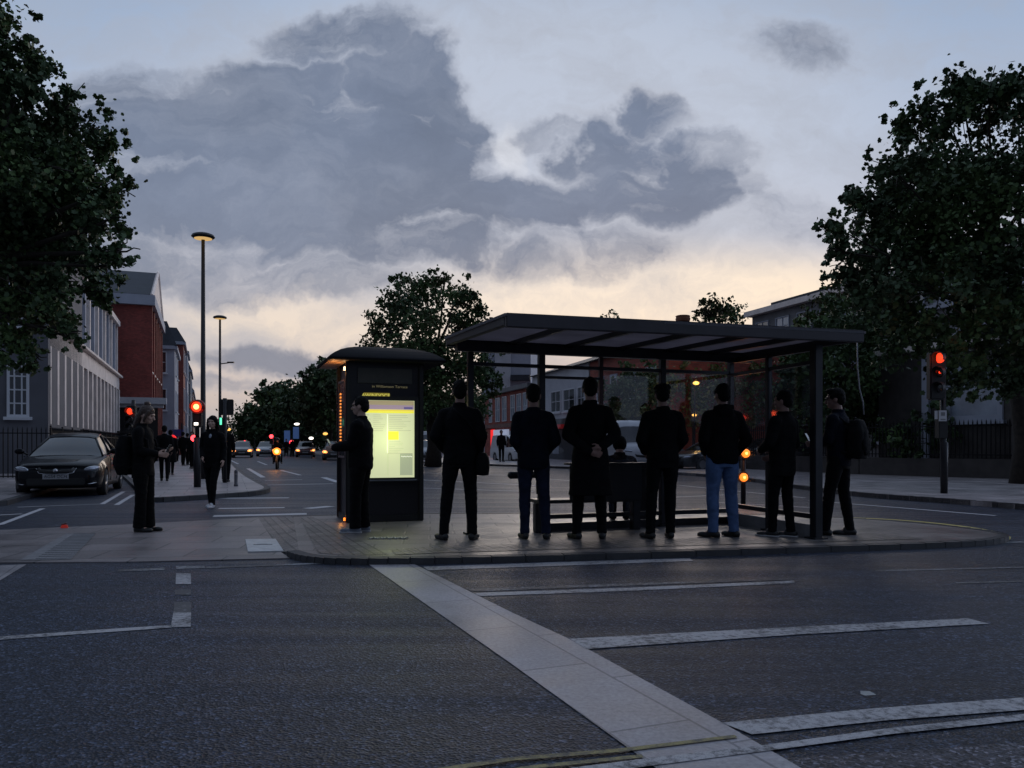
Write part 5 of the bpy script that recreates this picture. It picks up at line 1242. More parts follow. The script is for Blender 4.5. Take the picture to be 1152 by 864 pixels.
person(V(mloc)+V((-.03, .15, .25)), rad(194), 'helmeted rider in black on the motorcycle', h=1.62, vox=.02, seat=.55, feet=((-.2, .1), (.2, .1)), knees=((-.2, .32, .52), (.2, .32, .52)), hair='hood', hairm='car_black', arms={'L': ((-.28, .18, .85), (-.3, .42, .82)), 'R': ((.28, .18, .85), (.3, .42, .82))}, lean=.2)
# ================================================================= BUILDINGS
UZ = V((0, 0, 1))
class Face:
    """a wall plane: origin at ground, u along it, n outwards"""
    def __init__(s, o, u, n): s.o = V(o); s.u = V(u).normalized(); s.n = V(n).normalized()
    def p(s, a, z, d=0): return s.o + s.u*a + UZ*z + s.n*d
    def slab(s, mb, a0, a1, z0, z1, d0, d1):
        P = [s.p(a0, z0, d0), s.p(a1, z0, d0), s.p(a1, z0, d1), s.p(a0, z0, d1), s.p(a0, z1, d0), s.p(a1, z1, d0), s.p(a1, z1, d1), s.p(a0, z1, d1)]
        mb.hull8(P); return mb
def window(fc, a, z, w, h, parent, rows=2, cols=2, frame='win_white', pane='glass_dark', sill=True, bar=.04, fw=.07, head=None):
    mb = MB()
    fc.slab(mb, a-w/2, a-w/2+fw, z, z+h, 0, .07); fc.slab(mb, a+w/2-fw, a+w/2, z, z+h, 0, .07)
    fc.slab(mb, a-w/2+fw, a+w/2-fw, z, z+fw, 0, .07); fc.slab(mb, a-w/2+fw, a+w/2-fw, z+h-fw, z+h, 0, .07)
    for i in range(1, cols): x = a-w/2+w*i/cols; fc.slab(mb, x-bar/2, x+bar/2, z+fw, z+h-fw, .012, .045)
    for i in range(1, rows): y = z+h*i/rows; fc.slab(mb, a-w/2+fw, a+w/2-fw, y-bar/2, y+bar/2, .013, .042)
    o = build(mb, 'window', frame, parent)
    mb = MB(); fc.slab(mb, a-w/2+fw*.5, a+w/2-fw*.5, z+fw*.5, z+h-fw*.5, -.02, .008); build(mb, 'pane', pane, o)
    if sill: mb = MB(); fc.slab(mb, a-w/2-.1, a+w/2+.1, z-.12, z, 0, .15); build(mb, 'sill', frame, o)
    if head: mb = MB(); fc.slab(mb, a-w/2-.08, a+w/2+.08, z+h, z+h+.2, 0, .05); build(mb, 'lintel', head, o)
    return o
def block(mb, c0, u, L_, v, D, z0, z1):
    c0 = V((c0[0], c0[1], 0)); u = V((*u, 0)).normalized() if len(u) == 2 else u; v = V((*v, 0)).normalized() if len(v) == 2 else v
    a, b, c, d = c0, c0+u*L_, c0+u*L_+v*D, c0+v*D
    P = [q+UZ*z0 for q in (a, b, c, d)]+[q+UZ*z1 for q in (a, b, c, d)]; mb.hull8(P); return mb
DL = V((-.393, 1, 0)).normalized(); NL = V((DL.y, -DL.x, 0))     # left street: along, and outward normal (towards the street)
def LP_(a, px): # point of the left facade line with offset a at pixel column px
    Y = F*a/(px-(CX-.393*F)); return V((a-.393*Y, Y, 0))
OL = -NL
# ---- grey rendered house with the sash window
c = LP_(-6, 57)-DL*.4; t = empty('rendered_house', c, 0, label='dark grey rendered house with white sash window at the far left', cat='building'); 
L0 = V((0, 0, 0)); uW = -NL
mb = MB(); block(mb, L0-NL*.02, -NL, 22, DL, 9, 0, 10.2); build(mb, 'wall', 'render_grey', t)
fg = Face(L0, -NL, -DL)
def apx(px, face_origin, u): # distance along u (world) that hits pixel column px
    k = (px-CX)/F; o = face_origin; return (k*o.y-o.x)/(u.x-k*u.y)
x0, x1 = apx(33, c, -NL), apx(8, c, -NL); Yw = (c-NL*(x0+x1)/2).y
window(fg, (x0+x1)/2, ZA(469, Yw), x1-x0, ZA(408, Yw)-ZA(469, Yw), t, 4, 3, bar=.05, fw=.09)
window(fg, (x0+x1)/2, 5.6, x1-x0, 2.1, t, 4, 3, bar=.05, fw=.09); window(fg, (x0+x1)/2+3.3, 2.2, x1-x0, 2.1, t, 4, 3); window(fg, (x0+x1)/2+3.3, 5.6, x1-x0, 2.1, t, 4, 3)
mb = MB(); block(mb, L0+NL*.1-DL*.1, -NL, 22.2, DL, 9.2, 10.2, 10.5); build(mb, 'parapet', 'stone_dark', t)
# ---- pilastered office block
c = LP_(-6, 57); e_ = LP_(-6, 134.5); Lc = (e_-c).length
t = empty('pilastered_block', c, 0, label='pale two storey block with tall pilasters above a brick ground floor', cat='building')
mb = MB(); block(mb, V((0, 0, 0))-NL*.45, DL, Lc, -NL, 12, 2.0, 9.6); build(mb, 'wall', 'stone_dark', t)
fc = Face((0, 0, 0)-NL*.0 if False else V((0, 0, 0)), DL, NL)
mb = MB(); block(mb, V((0, 0, 0))-NL*1.2, DL, Lc, -NL, 11, 0, 2.0); build(mb, 'ground_floor', 'brick_brown', t)
zb0, zf0, zf1, zt0 = 2.0, 5.05, 6.0, 9.5
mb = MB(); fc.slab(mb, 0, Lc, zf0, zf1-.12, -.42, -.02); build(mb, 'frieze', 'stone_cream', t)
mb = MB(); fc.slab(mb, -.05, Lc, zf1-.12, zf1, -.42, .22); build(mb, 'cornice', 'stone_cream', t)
n = 15
for i in range(n+1):
    a = Lc*i/n; w = .42
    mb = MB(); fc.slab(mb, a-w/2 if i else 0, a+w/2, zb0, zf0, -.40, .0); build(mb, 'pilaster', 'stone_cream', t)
for i in range(n):
    a = Lc*(i+.5)/n; mb = MB(); fc.slab(mb, a-Lc/n/2+.21, a+Lc/n/2-.21, zb0+.2, zf0-.1, -.47, -.32); o = build(mb, 'window_bay', 'glass_dark' if i % 3 else 'stone_dark', t)
    for z in (3.2, 4.2):
        m2 = MB(); fc.slab(m2, a-Lc/n/2+.21, a+Lc/n/2-.21, z, z+.06, -.32, -.28); build(m2, 'glazing_bar', 'stone_dark', o)
for i in range(n+1):
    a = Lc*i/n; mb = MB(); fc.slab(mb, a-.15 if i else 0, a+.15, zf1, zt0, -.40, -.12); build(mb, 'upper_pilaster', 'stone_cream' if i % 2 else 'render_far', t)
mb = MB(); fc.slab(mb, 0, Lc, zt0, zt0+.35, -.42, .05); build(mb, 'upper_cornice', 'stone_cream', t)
mb = MB(); fc.slab(mb, 0, Lc, zf1+.05, zt0, -.46, -.30); build(mb, 'upper_glazing', 'glass_pale', t)
# doorway canopy and drain arm
mb = MB(); fc.slab(mb, Lc*.93, Lc*.985, 2.0, 2.12, 0, 1.6); build(mb, 'canopy', 'black_metal', t)
# ---- red brick building with pediment on the street side
c = LP_(-4.0, 168.3); e_ = LP_(-4.0, 180.5); Lr = (e_-c).length; ze = 11.3; zr = 15.2
t = empty('brick_hall', c, 0, label='tall red brick hall with slate roof and white street pediment', cat='building')
mb = MB(); block(mb, (0, 0), DL, Lr, -NL, 16, 0, ze); build(mb, 'wall', 'brick_red', t)
mb = MB()
a = V((0, 0, 0))+NL*.15-DL*.3; b_ = a+DL*(Lr+.6); m_ = (a+b_)/2; back = -NL*16.5
P = [a+UZ*(ze+.75), b_+UZ*(ze+.75), m_+UZ*zr, a+back+UZ*(ze+.75), b_+back+UZ*(ze+.75), m_+back+UZ*zr]
mb.add(P, [(0, 1, 2), (5, 4, 3), (0, 2, 5, 3), (1, 4, 5, 2), (0, 3, 4, 1)]); build(mb, 'roof', 'slate', t)
fr1 = Face((0, 0, 0), DL, NL); fr2 = Face((0, 0, 0), -NL, -DL)
mb = MB(); fr1.slab(mb, -.35, Lr+.3, ze, ze+.72, -.1, .38); fr2.slab(mb, .1, 16, ze, ze+.72, -.1, .38); build(mb, 'cornice', 'render_far', t)
mb = MB()
for s_, q in ((a, m_), (b_, m_)):
    d_ = 0
    P1 = s_+NL*.02+UZ*(ze+.72); P2 = q+NL*.02+UZ*(zr+.02); mb.tube([P1, P2], .13, 4)
Pp = [a+NL*.02+UZ*(ze+.7), b_+NL*.02+UZ*(ze+.7), m_+NL*.02+UZ*zr]
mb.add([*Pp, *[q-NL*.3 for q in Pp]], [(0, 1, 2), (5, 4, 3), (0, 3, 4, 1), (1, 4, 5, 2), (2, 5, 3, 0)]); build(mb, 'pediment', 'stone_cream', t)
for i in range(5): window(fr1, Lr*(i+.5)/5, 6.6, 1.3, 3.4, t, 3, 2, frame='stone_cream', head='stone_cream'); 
for i in range(5): window(fr1, Lr*(i+.5)/5, 1.2, 1.4, 3.6, t, 3, 2, frame='stone_cream')
mb = MB()
for i in range(6): fr1.slab(mb, max(0, Lr*i/5-.3), min(Lr, Lr*i/5+.3), .3, ze, 0, .18)
build(mb, 'brick_pilasters', 'brick_red', t)
# door hood seen at its foot on the near end
xh = apx(152, c, -NL); mb = MB(); fr2.slab(mb, xh-2.1, xh+1.8, ZA(455, c.y), ZA(448, c.y), 0, .9); fr2.slab(mb, xh-1.9, xh+1.6, ZA(459, c.y), ZA(455, c.y), 0, .6); build(mb, 'door_hood', 'render_white', t)
mb = MB(); fr2.slab(mb, xh-1.5, xh+1.2, 0, ZA(459, c.y), 0, .06); build(mb, 'door', 'black_metal', t)
# ---- further buildings down the left street
def street_block(px0, px1, a, ze, label, wall, name='terraced_building', roofh=1.8, depth=12, nw=3, floors=3, roofm='slate', wf='win_white', front_win=True):
    c = LP_(a, px0); e_ = LP_(a, px1); Lb = (e_-c).length
    t = empty(name, c, 0, label=label, cat='building', group='buildings down the left side of the street')
    mb = MB(); block(mb, (0, 0), DL, Lb, -NL, depth, 0, ze); build(mb, 'wall', wall, t)
    mb = MB(); i_ = .9
    a0, b0 = NL*.2-DL*.2, NL*.2+DL*(Lb+.2); P = [a0+UZ*ze, b0+UZ*ze, b0-NL*(depth+.4)+UZ*ze, a0-NL*(depth+.4)+UZ*ze]; Q = [p+q+UZ*roofh for p, q in zip(P, (-NL*i_+DL*i_, -NL*i_-DL*i_, NL*i_-DL*i_, NL*i_+DL*i_))]
    mb.hull8(P+Q); build(mb, 'roof', roofm, t)
    f1 = Face((0, 0, 0), DL, NL); f2 = Face((0, 0, 0), -NL, -DL); fh = ze/floors
    mb = MB(); f1.slab(mb, -.1, Lb, ze-.35, ze-.02, 0, .25); f2.slab(mb, 0, depth, ze-.35, ze-.02, 0, .25); build(mb, 'cornice', 'render_far', t)
    for fl in range(floors):
        for i in range(nw): window(f1, Lb*(i+.5)/nw, fl*fh+.9, min(1.3, Lb/nw*.55), fh*.58, t, 2, 2, frame=wf)
        if front_win: 
            for i in range(2): window(f2, 1.3+2.6*i, fl*fh+.9, 1.2, fh*.58, t, 2, 2, frame=wf)
    return t, c
t_, c_ = street_block(196.5, 200.5, -2.85, 10.6, 'narrow white rendered house with dark mansard roof beyond the brick hall', 'render_far', roofh=2.4, depth=7, nw=2)
t_, c_ = street_block(187, 190.5, -3.8, 7.0, 'low pale rendered wing wedged against the brick hall', 'render_white', roofh=.2, depth=5, nw=1, floors=2, roofm='render_far', front_win=False)
street_block(206.3, 208.4, -2.35, 12.6, 'deep red brick building beyond the narrow white house', 'brick_red', roofh=1.6, nw=3, depth=8)
street_block(210.5, 212, -2.25, 13.2, 'pale stone fronted building between red and grey ones down the street', 'render_far', roofh=.6, nw=3, depth=9)
street_block(214.3, 216, -2.3, 13.4, 'dark slate topped building farther down the street', 'stone_dark', roofh=2.2, nw=3, depth=9)
street_block(217, 219.5, -2.2, 11.4, 'last brown building of the left hand row', 'brick_brown', roofh=1.4, nw=4, depth=9)
# ---- railings
def railings(name, pts, z0, h, label, gap=.125, group=None, plinth=None, spear=True, bay=2.4):
    t = empty(name, pts[0], 0, label=label, cat='railings'); o = V(pts[0])
    if group: t['group'] = group
    P = [V((p[0]-o.x, p[1]-o.y, 0)) for p in pts]
    if plinth:
        mb = MB()
        for a, b in zip(P, P[1:]): beam(mb, V((a.x, a.y)), V((b.x, b.y)), .35, 0, 0, plinth-z0+.0)
        build(mb, 'plinth_wall', 'plinth', t)
    zb = (plinth or z0)-z0
    for a, b in zip(P, P[1:]):
        d = b-a; L_ = d.length; d.normalize(); nb = max(1, round(L_/bay))
        for k in range(nb):
            p = a+d*(L_*k/nb); mb = MB(); mb.box((p.x, p.y, zb+(h-zb)/2+.02), (.05, .05, h-zb+.06)); mb.ell((p.x, p.y, h+.09), .035, None, 8, 6); build(mb, 'post', 'rail_iron', t)
            mb = MB(); q = a+d*(L_*(k+1)/nb)
            for zz_ in (zb+.12, h-.16): beam(mb, V((p.x, p.y)), V((q.x, q.y)), .035, zz_, zz_, .035)
            m = int((q-p).length/gap)
            for i in range(1, m):
                s = p+d*((q-p).length*i/m); mb.box((s.x, s.y, zb+(h-zb)/2), (.028, .028, h-zb-.04), rz=.4)
                s3 = [V((s.x+.022*math.cos(w), s.y+.022*math.sin(w), h-.03)) for w in (0, 1.57, 3.14, 4.71)]; mb.add([*s3, V((s.x, s.y, h+.09))], [(0, 1, 4), (1, 2, 4), (2, 3, 4), (3, 0, 4), (3, 2, 1, 0)])
            build(mb, 'railing_panel', 'rail_iron', t)
    return t
fo_ = lambda px, a=-5.2: LP_(a, px)
railings('railings', [fo_(57)-NL*14, fo_(57), fo_(100), fo_(134)], 0, 1.72, 'black spear topped railings behind the parked saloon', .13)
railings('railings', [G(800, 525.5, KZ), G(905, 530.5, KZ), G(970, 533.5, KZ), G(1060, 536.5, KZ), G(1152, 539, KZ), G(1300, 545, KZ)], 0, 1.86, 'black spear topped railings on a low wall on the right side of the road', .13, plinth=.62)

# ---- right hand side
DR = V((-.319, 1, 0)).normalized(); NR = V((-DR.y, DR.x, 0))   # outward normal towards the street (left)
def RP(b, px, vp=295.0): Y = F*b/(px-vp); return V((b-.319*Y, Y, 0))
def rblock(px_near, px_far, b, ze, label, wall, name, depth=12, roofh=2.2, roofm='slate', group='buildings across the road', kind=None):
    c = RP(b, px_near); e_ = RP(b, px_far); Lb = (e_-c).length
    t = empty(name, c, 0, label=label, cat='building', group=group)
    mb = MB(); block(mb, (0, 0), DR, Lb, -NR, depth, 0, ze); build(mb, 'wall', wall, t)
    f = Face((0, 0, 0), DR, NR)
    if roofh:
        mb = MB(); a0, b0 = NR*.35-DR*.1, NR*.35+DR*(Lb+.1); P = [a0+UZ*ze, b0+UZ*ze, b0-NR*(depth+.7)+UZ*ze, a0-NR*(depth+.7)+UZ*ze]; m1 = (P[0]+P[3])/2+UZ*roofh; m2 = (P[1]+P[2])/2+UZ*roofh
        mb.add([*P, m1, m2], [(0, 1, 5, 4), (2, 3, 4, 5), (0, 4, 3), (1, 2, 5), (3, 2, 1, 0)]); build(mb, 'roof', roofm, t)
    return t, f, Lb, c
b = 22
t, f, Lb, c = rblock(597, 545, b, 5.9, 'two storey red brick shop with tall white windows and a glowing red doorway', 'brick_red_far', 'brick_shop', roofh=0)
mb = MB(); f.slab(mb, -.1, Lb, 5.9, 6.25, -.6, .35); build(mb, 'cornice', 'stone_dark', t)
mb = MB(); f.slab(mb, 0, Lb, 2.75, 3.1, 0, .12); build(mb, 'string_course', 'brick_brown', t)
for px, w in ((560, 2.2), (567.5, 2.2), (577, 2.0), (584, 2.0), (591, 1.9), (552, 1.6)):
    k = RP(b, px); a = (k-c).length; window(f, a, 3.3, w*.62, 2.25, t, 2, 2, pane='glass_pale', sill=False)
def arange(px0, px1): return (RP(b, px0)-c).length, (RP(b, px1)-c).length
a1, a0 = arange(552.5, 556.5); mb = MB(); f.slab(mb, min(a0, a1), max(a0, a1), .1, 2.6, 0, .08); build(mb, 'red_lit_doorway', 'red_panel', t)
a1, a0 = arange(557.5, 572.5); mb = MB(); f.slab(mb, min(a0, a1), max(a0, a1), 1.7, 2.55, 0, .25); sgn = build(mb, 'shop_sign', 'shop_sign', t)
a1, a0 = arange(573, 596); mb = MB(); f.slab(mb, min(a0, a1), max(a0, a1), .3, 2.4, 0, .06); build(mb, 'shop_window', 'glass_pale', t)
# white tower-like block standing behind the shop
c2 = V((XA(597, 86), 86, 0)); t = empty('white_block', c2, 0, label='tall pale modern block with dark recesses rising behind the brick shop', cat='building', group='buildings across the road')
mb = MB(); f2 = Face((0, 0, 0), V((-1, .12, 0)), V((-.12, -1, 0)))
sc_ = 86/F
mb.hull8([f2.p(0, 0, 0), f2.p(0, 0, -10), f2.p(5.2, 0, -10), f2.p(5.2, 0, 0), f2.p(0, 13.5, 0), f2.p(0, 13.5, -10), f2.p(5.2, 13.5, -10), f2.p(5.2, 13.5, 0)]); build(mb, 'wall', 'render_far', t)
mb = MB(); f2.slab(mb, 2.2, 3.9, 0, 13.4, 0, .5); build(mb, 'white_pier', 'render_white', t)
mb = MB(); f2.slab(mb, 3.95, 5.2, 8.6, 9.7, .0, .1); build(mb, 'recess', 'glass_dark', t); mb = MB(); f2.slab(mb, 0, 2.1, 8.2, 8.8, .0, .9); build(mb, 'sloped_canopy', 'slate', t); mb = MB(); f2.slab(mb, 3.95, 5.2, 6.2, 8.2, 0, .08); build(mb, 'window', 'glass_pale', t)
# white house with dark shop below
t, f, Lb, c = rblock(662, 598.5, b, 6.7, 'white painted house with paired windows over a dark shopfront', 'render_white', 'white_house', roofh=2.0)
def win_px(px0, px1, z, h, **kw):
    a1, a0 = arange(px0, px1); return window(f, (a0+a1)/2, z, abs(a1-a0), h, t, **kw)
for q in ((620, 631), (634, 647), (650, 658), (603, 612)): win_px(q[0], q[1], 3.6, 1.6, rows=2, cols=2)
mb = MB(); f.slab(mb, 0, Lb, .0, 3.1, 0, .1); sf_ = build(mb, 'shopfront', 'stone_dark' if False else mat('shopfront', (.03, .035, .045), .6), t)
for q in ((612, 620), (623, 630), (648, 656)): a1, a0 = arange(*q); m2 = MB(); f.slab(m2, min(a0, a1), max(a0, a1), .5, 2.3, .1, .13); build(m2, 'shop_window', 'glass_pale', sf_)
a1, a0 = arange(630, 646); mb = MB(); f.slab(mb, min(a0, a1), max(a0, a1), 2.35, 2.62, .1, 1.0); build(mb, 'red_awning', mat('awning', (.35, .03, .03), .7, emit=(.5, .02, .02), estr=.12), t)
t, f, Lb, c = rblock(752, 663.5, b, 6.7, 'red brick house with slate roof behind the leafy trees', 'brick_red_far', 'brick_house', roofh=.7, depth=8)
for q in ((687, 694), (672, 679), (705, 715), (727, 738)): win_px(q[0], q[1], 3.9, 1.5, rows=2, cols=1, head='render_far'); win_px(q[0], q[1], 1.0, 1.6, rows=2, cols=1)
q = RP(b+4, 768); mb = MB(); qq = q-c
ch = MB(); ch.box((qq.x, qq.y, 7.9), (.9, .9, 1.6)); chm = build(ch, 'chimney', 'brick_brown', t); z0 = ZA(362, q.y)
ch = MB(); ch.lathe([(.22, 8.6), (.22, z0), (.42, z0+.02), (.46, z0+.16), (.42, z0+.30), (.46, z0+.34), (.40, z0+.38)], (qq.x, qq.y, 0), 20); build(ch, 'chimney_pot', 'terracotta', chm, 40)
# large building behind the right trees
b = 35
c = RP(b, 1240); e_ = RP(b, 846); 
t, f, Lb, c = rblock(1240, 846, b, 10.3, 'long grey stone fronted building with cornice behind the right hand trees', 'stone_dark', 'stone_terrace', roofh=0, depth=14)
mb = MB(); f.slab(mb, -.4, Lb+.3, 10.3, 10.65, -14, .5); build(mb, 'cornice', 'stone_cream', t)
mb = MB(); f.slab(mb, 0, Lb, 8.2, 8.45, 0, .2); build(mb, 'string_course', 'render_far', t)
mb = MB(); f.slab(mb, .5, Lb-.5, 10.65, 11.3, -13, -1.2); build(mb, 'parapet', 'slate', t)
nwin = 11
for i in range(nwin):
    a = Lb*(i+.45)/nwin
    for z, h in ((1.3, 2.3), (4.9, 2.2), (8.55, 1.25)): window(f, a, z, 1.45, h, t, 2, 2, frame='render_far', pane='glass_pale' if i % 2 else 'glass_dark')
# near cream framed bay, visible under the crown at the right edge
cb = RP(24, 1165); t = empty('bay_house', cb, 0, label='dark stone house with pale framed window behind the right hand railings', cat='building')
mb = MB(); block(mb, (0, 0), DR, 6.5, -NR, 8, 0, 4.6); build(mb, 'wall', 'plinth', t); f = Face((0, 0, 0), DR, NR)
f9 = Face((0, 0, 0), -NR, -DR)
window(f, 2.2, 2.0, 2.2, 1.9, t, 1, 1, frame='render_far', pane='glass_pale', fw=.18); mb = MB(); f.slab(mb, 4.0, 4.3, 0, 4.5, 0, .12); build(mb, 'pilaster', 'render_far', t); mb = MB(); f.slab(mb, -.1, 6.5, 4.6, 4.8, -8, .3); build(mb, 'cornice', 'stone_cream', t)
# banners down the street
for px, py, lab in ((323, 491, 'faint blue banner on a post, left one of the pair'), (333, 487, 'brighter blue banner with a white lamp on top')):
    Y = 80; t = empty('street_banner', (XA(px, Y), Y, 0), 0, label=lab, cat='banner'); z = ZA(py, Y)
    mb = MB(); mb.tube([(.35, 0, 0), (.35, 0, z+.9)], .05, 8); build(mb, 'post', 'black_metal', t); mb = MB(); mb.box((0, 0, z), (.6, .04, 1.2)); build(mb, 'banner_cloth', 'blue_banner', t)
    if px > 330: mb = MB(); mb.ell((.1, 0, z+.9), (.3, .1, .12)); build(mb, 'lamp', 'white_lamp', t, True)
# amber street lights among the trees
for px, py, Y, lab in ((366, 488, 62, 'small amber street light left of the kiosk'), (350, 493, 66, 'small pale light above the dark car under the banners'), (783, 431, 40, 'amber street light shining through the leaves above the shelter glass'), (781, 467, 41, 'smaller amber light low among the leaves'), (257, 483, 60, 'amber lamp just right of the green signal lamp'), (249, 483.5, 62, 'amber lamp just below the green signal lamp')):
    z = ZA(py, Y); t = empty('street_light', (XA(px, Y), Y, 0), 0, label=lab, cat='street lamp', group='distant amber street lights')
    r = .0022*Y if px != 783 else .12
    mb = MB(); mb.tube([(0, .3, 0), (0, .3, z+.15), (0, 0, z+.15)], .045, 8); build(mb, 'pole', 'black_metal', t); mb = MB(); mb.ell((0, 0, z), (r*1.4, r, r*.8)); build(mb, 'glowing_head', 'street_amber' if px != 350 else 'white_lamp', t, True)
    if px in (783, 781): plight('street_glow', (XA(px, Y), Y-.4, z), (1, .6, .2), 30 if px == 783 else 10, .2)

# ================================================================= TREES
rng = np.random.default_rng(11)
def leaf_mesh(name, centers, size, lobes, mats, parent, mean_n=None):
    n = len(centers)
    if lobes:   # lobed leaf outline
        base = np.array([(0, -.5), (.2, -.34), (.42, -.22), (.36, .0), (.44, .24), (.22, .28), (0, .52), (-.24, .26), (-.42, .2), (-.34, 0), (-.4, -.25), (-.18, -.32)])
    else: base = np.array([(0, -.5), (.34, -.08), (.16, .28), (0, .5), (-.30, .12), (-.26, -.22)])
    k = len(base)
    a = rng.normal(size=(n, 3)); a[:, 2] *= .7; a /= np.linalg.norm(a, axis=1)[:, None]
    b = rng.normal(size=(n, 3)); b -= a*(a*b).sum(1)[:, None]; b /= np.linalg.norm(b, axis=1)[:, None]
    s = size*rng.uniform(.6, 1.35, n)
    V_ = centers[:, None, :] + s[:, None, None]*(base[None, :, 0:1]*a[:, None, :] + base[None, :, 1:2]*b[:, None, :])
    c_ = np.cross(a, b); V_ += (s[:, None]*np.abs(base[None, :, 0])*rng.uniform(-.5, .5, n)[:, None])[:, :, None]*c_[:, None, :]
    me = bpy.data.meshes.new(name); me.vertices.add(n*k); me.vertices.foreach_set('co', V_.reshape(-1).astype('f'))
    me.loops.add(n*k); me.loops.foreach_set('vertex_index', np.arange(n*k, dtype='i'))
    me.polygons.add(n); me.polygons.foreach_set('loop_start', np.arange(0, n*k, k, dtype='i')); 
    me.materials.clear()
    o = bpy.data.objects.new(name, me); COL.objects.link(o); o.parent = parent
    for m in mats: me.materials.append(M[m])
    clump = (np.sin(centers[:, 0]*1.3)+np.sin(centers[:, 1]*1.7+1)+np.sin(centers[:, 2]*2.1)+rng.normal(size=n)*.8)
    me.polygons.foreach_set('material_index', np.digitize(clump, [-.9, 1.1]).clip(0, len(mats)-1).astype('i'))
    me.update(calc_edges=True); me.validate()
    return o
def tree(label, base, th, clumps, per_m2, size, lobes=False, mats=('leaf_b', 'leaf_a', 'leaf_c'), tr=.3, group=None, name='broadleaf_tree', limbs=True, sparse=1.0, shell=.75, sats=4):
    """base: trunk foot; th: height where limbs start; clumps: (centre, radius) in world"""
    base = V(base); t = empty(name, base, 0, label=label, cat='tree')
    if group: t['group'] = group
    mb = MB(); top = V((0, 0, th)); cm = sum((V(c) for c, r in clumps), V())/len(clumps)-base
    mb.tube([(0, 0, -.1), (.02*th, 0, th*.3), (-.02*th, .03, th*.7), top], [tr*1.35, tr, tr*.85, tr*.75], 12)
    nodes = [(top, tr*.75)]
    lead = top.lerp(V((cm.x*.7, cm.y*.7, cm.z)), .9); mb.tube([top, top.lerp(lead, .5)+V((.1, .1, 0)), lead], [tr*.75, tr*.55, tr*.35], 8)
    if limbs:
        for c, r in clumps:
            c = V(c)-base; s = top.lerp(lead, random.uniform(0, .9)); mid = s.lerp(c, .5)+V((random.uniform(-.4, .4), random.uniform(-.4, .4), random.uniform(0, .5)))*r*.5
            mb.tube([s, mid, c], [tr*.30, tr*.18, tr*.06], 6)
            for k in range(5):
                e = c+V((random.gauss(0, 1), random.gauss(0, 1), random.gauss(0, .8))).normalized()*r*.95; mb.tube([mid.lerp(c, random.uniform(.3, 1)), c.lerp(e, .5)+V((0, 0, .05)), e], [tr*.06, tr*.04, .012], 4)
    build(mb, 'trunk', 'bark', t, True)
    pts = []
    sat = []
    for c, r in clumps:
        for _ in range(sats): d = V((random.gauss(0, 1), random.gauss(0, .7), random.gauss(0, 1))).normalized(); sat.append((tuple(V(c)+d*r*random.uniform(1.0, 1.3)), r*random.uniform(.16, .30)))
    for c, r in list(clumps)+sat:
        n = int(per_m2*r*r*sparse); c = np.array(c)-np.array(base)
        # sub clumps (twigs) inside each clump
        m = max(5, int(13*r*r)) if r < 2 else max(12, int(6*r*r)); d = rng.normal(size=(m, 3)); d /= np.linalg.norm(d, axis=1)[:, None]
        tw = c+d*(r*rng.uniform(shell*.45, 1.0, m)**.7)[:, None]*np.array([1, 1, .85])
        q = tw[rng.integers(0, m, n)]+rng.normal(size=(n, 3))*r*rng.choice([.10, .16, .23], (n, 1))
        pts.append(q)
    leaf_mesh('crown', np.concatenate(pts), size, lobes, mats, t)
    return t
def pc(px, py, r, Y, dy=0.0): return ((XA(px, Y+dy), Y+dy, ZA(py, Y+dy)), r*(Y+dy)/F)
def cl(lst, Y, jit=1.2, seed=1):
    random.seed(seed); return [pc(a, b_, r, Y, random.uniform(-jit, jit)) for a, b_, r in lst]
LT = cl([(-40, -10, 50), (8, 40, 30), (40, 82, 30), (-15, 90, 55), (18, 110, 30), (78, 118, 32), (112, 142, 24), (45, 150, 52), (116, 178, 28), (128, 212, 24), (85, 205, 46), (10, 215, 62), (118, 250, 30), (143, 283, 15), (120, 300, 22), (65, 280, 52), (0, 305, 58), (98, 330, 27), (52, 352, 38), (74, 378, 18), (12, 385, 30), (40, 408, 14), (-50, 200, 70), (-60, 320, 70), (-90, 100, 80), (-20, 410, 30), (60, 225, 45), (30, 270, 50), (-120, 250, 90), (25, 330, 45), (80, 260, 40), (40, 190, 48), (5, 260, 50), (100, 215, 34), (20, 160, 40)], 17, 1.3, 4)
tree('large broadleaf tree overhanging the parked saloon at the left edge', (XA(-75, 17.5), 17.5, 0), 4.0, LT, 2100, .107, True, tr=.32)
RT = cl([(1108, 118, 42), (1146, 110, 40), (1062, 122, 36), (1028, 142, 26), (1080, 95, 18), (1050, 180, 50), (1010, 195, 34), (975, 215, 26), (955, 225, 14), (1110, 190, 60), (990, 250, 42), (952, 262, 26), (1050, 250, 60), (1120, 270, 60), (950, 300, 22), (985, 315, 42), (1040, 330, 52), (1100, 345, 55), (1150, 350, 50), (975, 352, 22), (1020, 385, 36), (1075, 400, 40), (1130, 400, 40), (1170, 200, 60), (1200, 130, 60), (1230, 260, 80), (1200, 380, 60), (1090, 430, 24), (1150, 430, 26), (935, 283, 10), (1009, 300, 45), (1080, 300, 55), (1080, 230, 50), (1010, 240, 40)], 20, 1.6, 5)
tree('large dark broadleaf tree over the right hand railings', (XA(1149, 22), 22, .1), 3.6, RT, 1250, .128, True, mats=('leaf_b', 'leaf_b', 'leaf_a'), tr=.24)
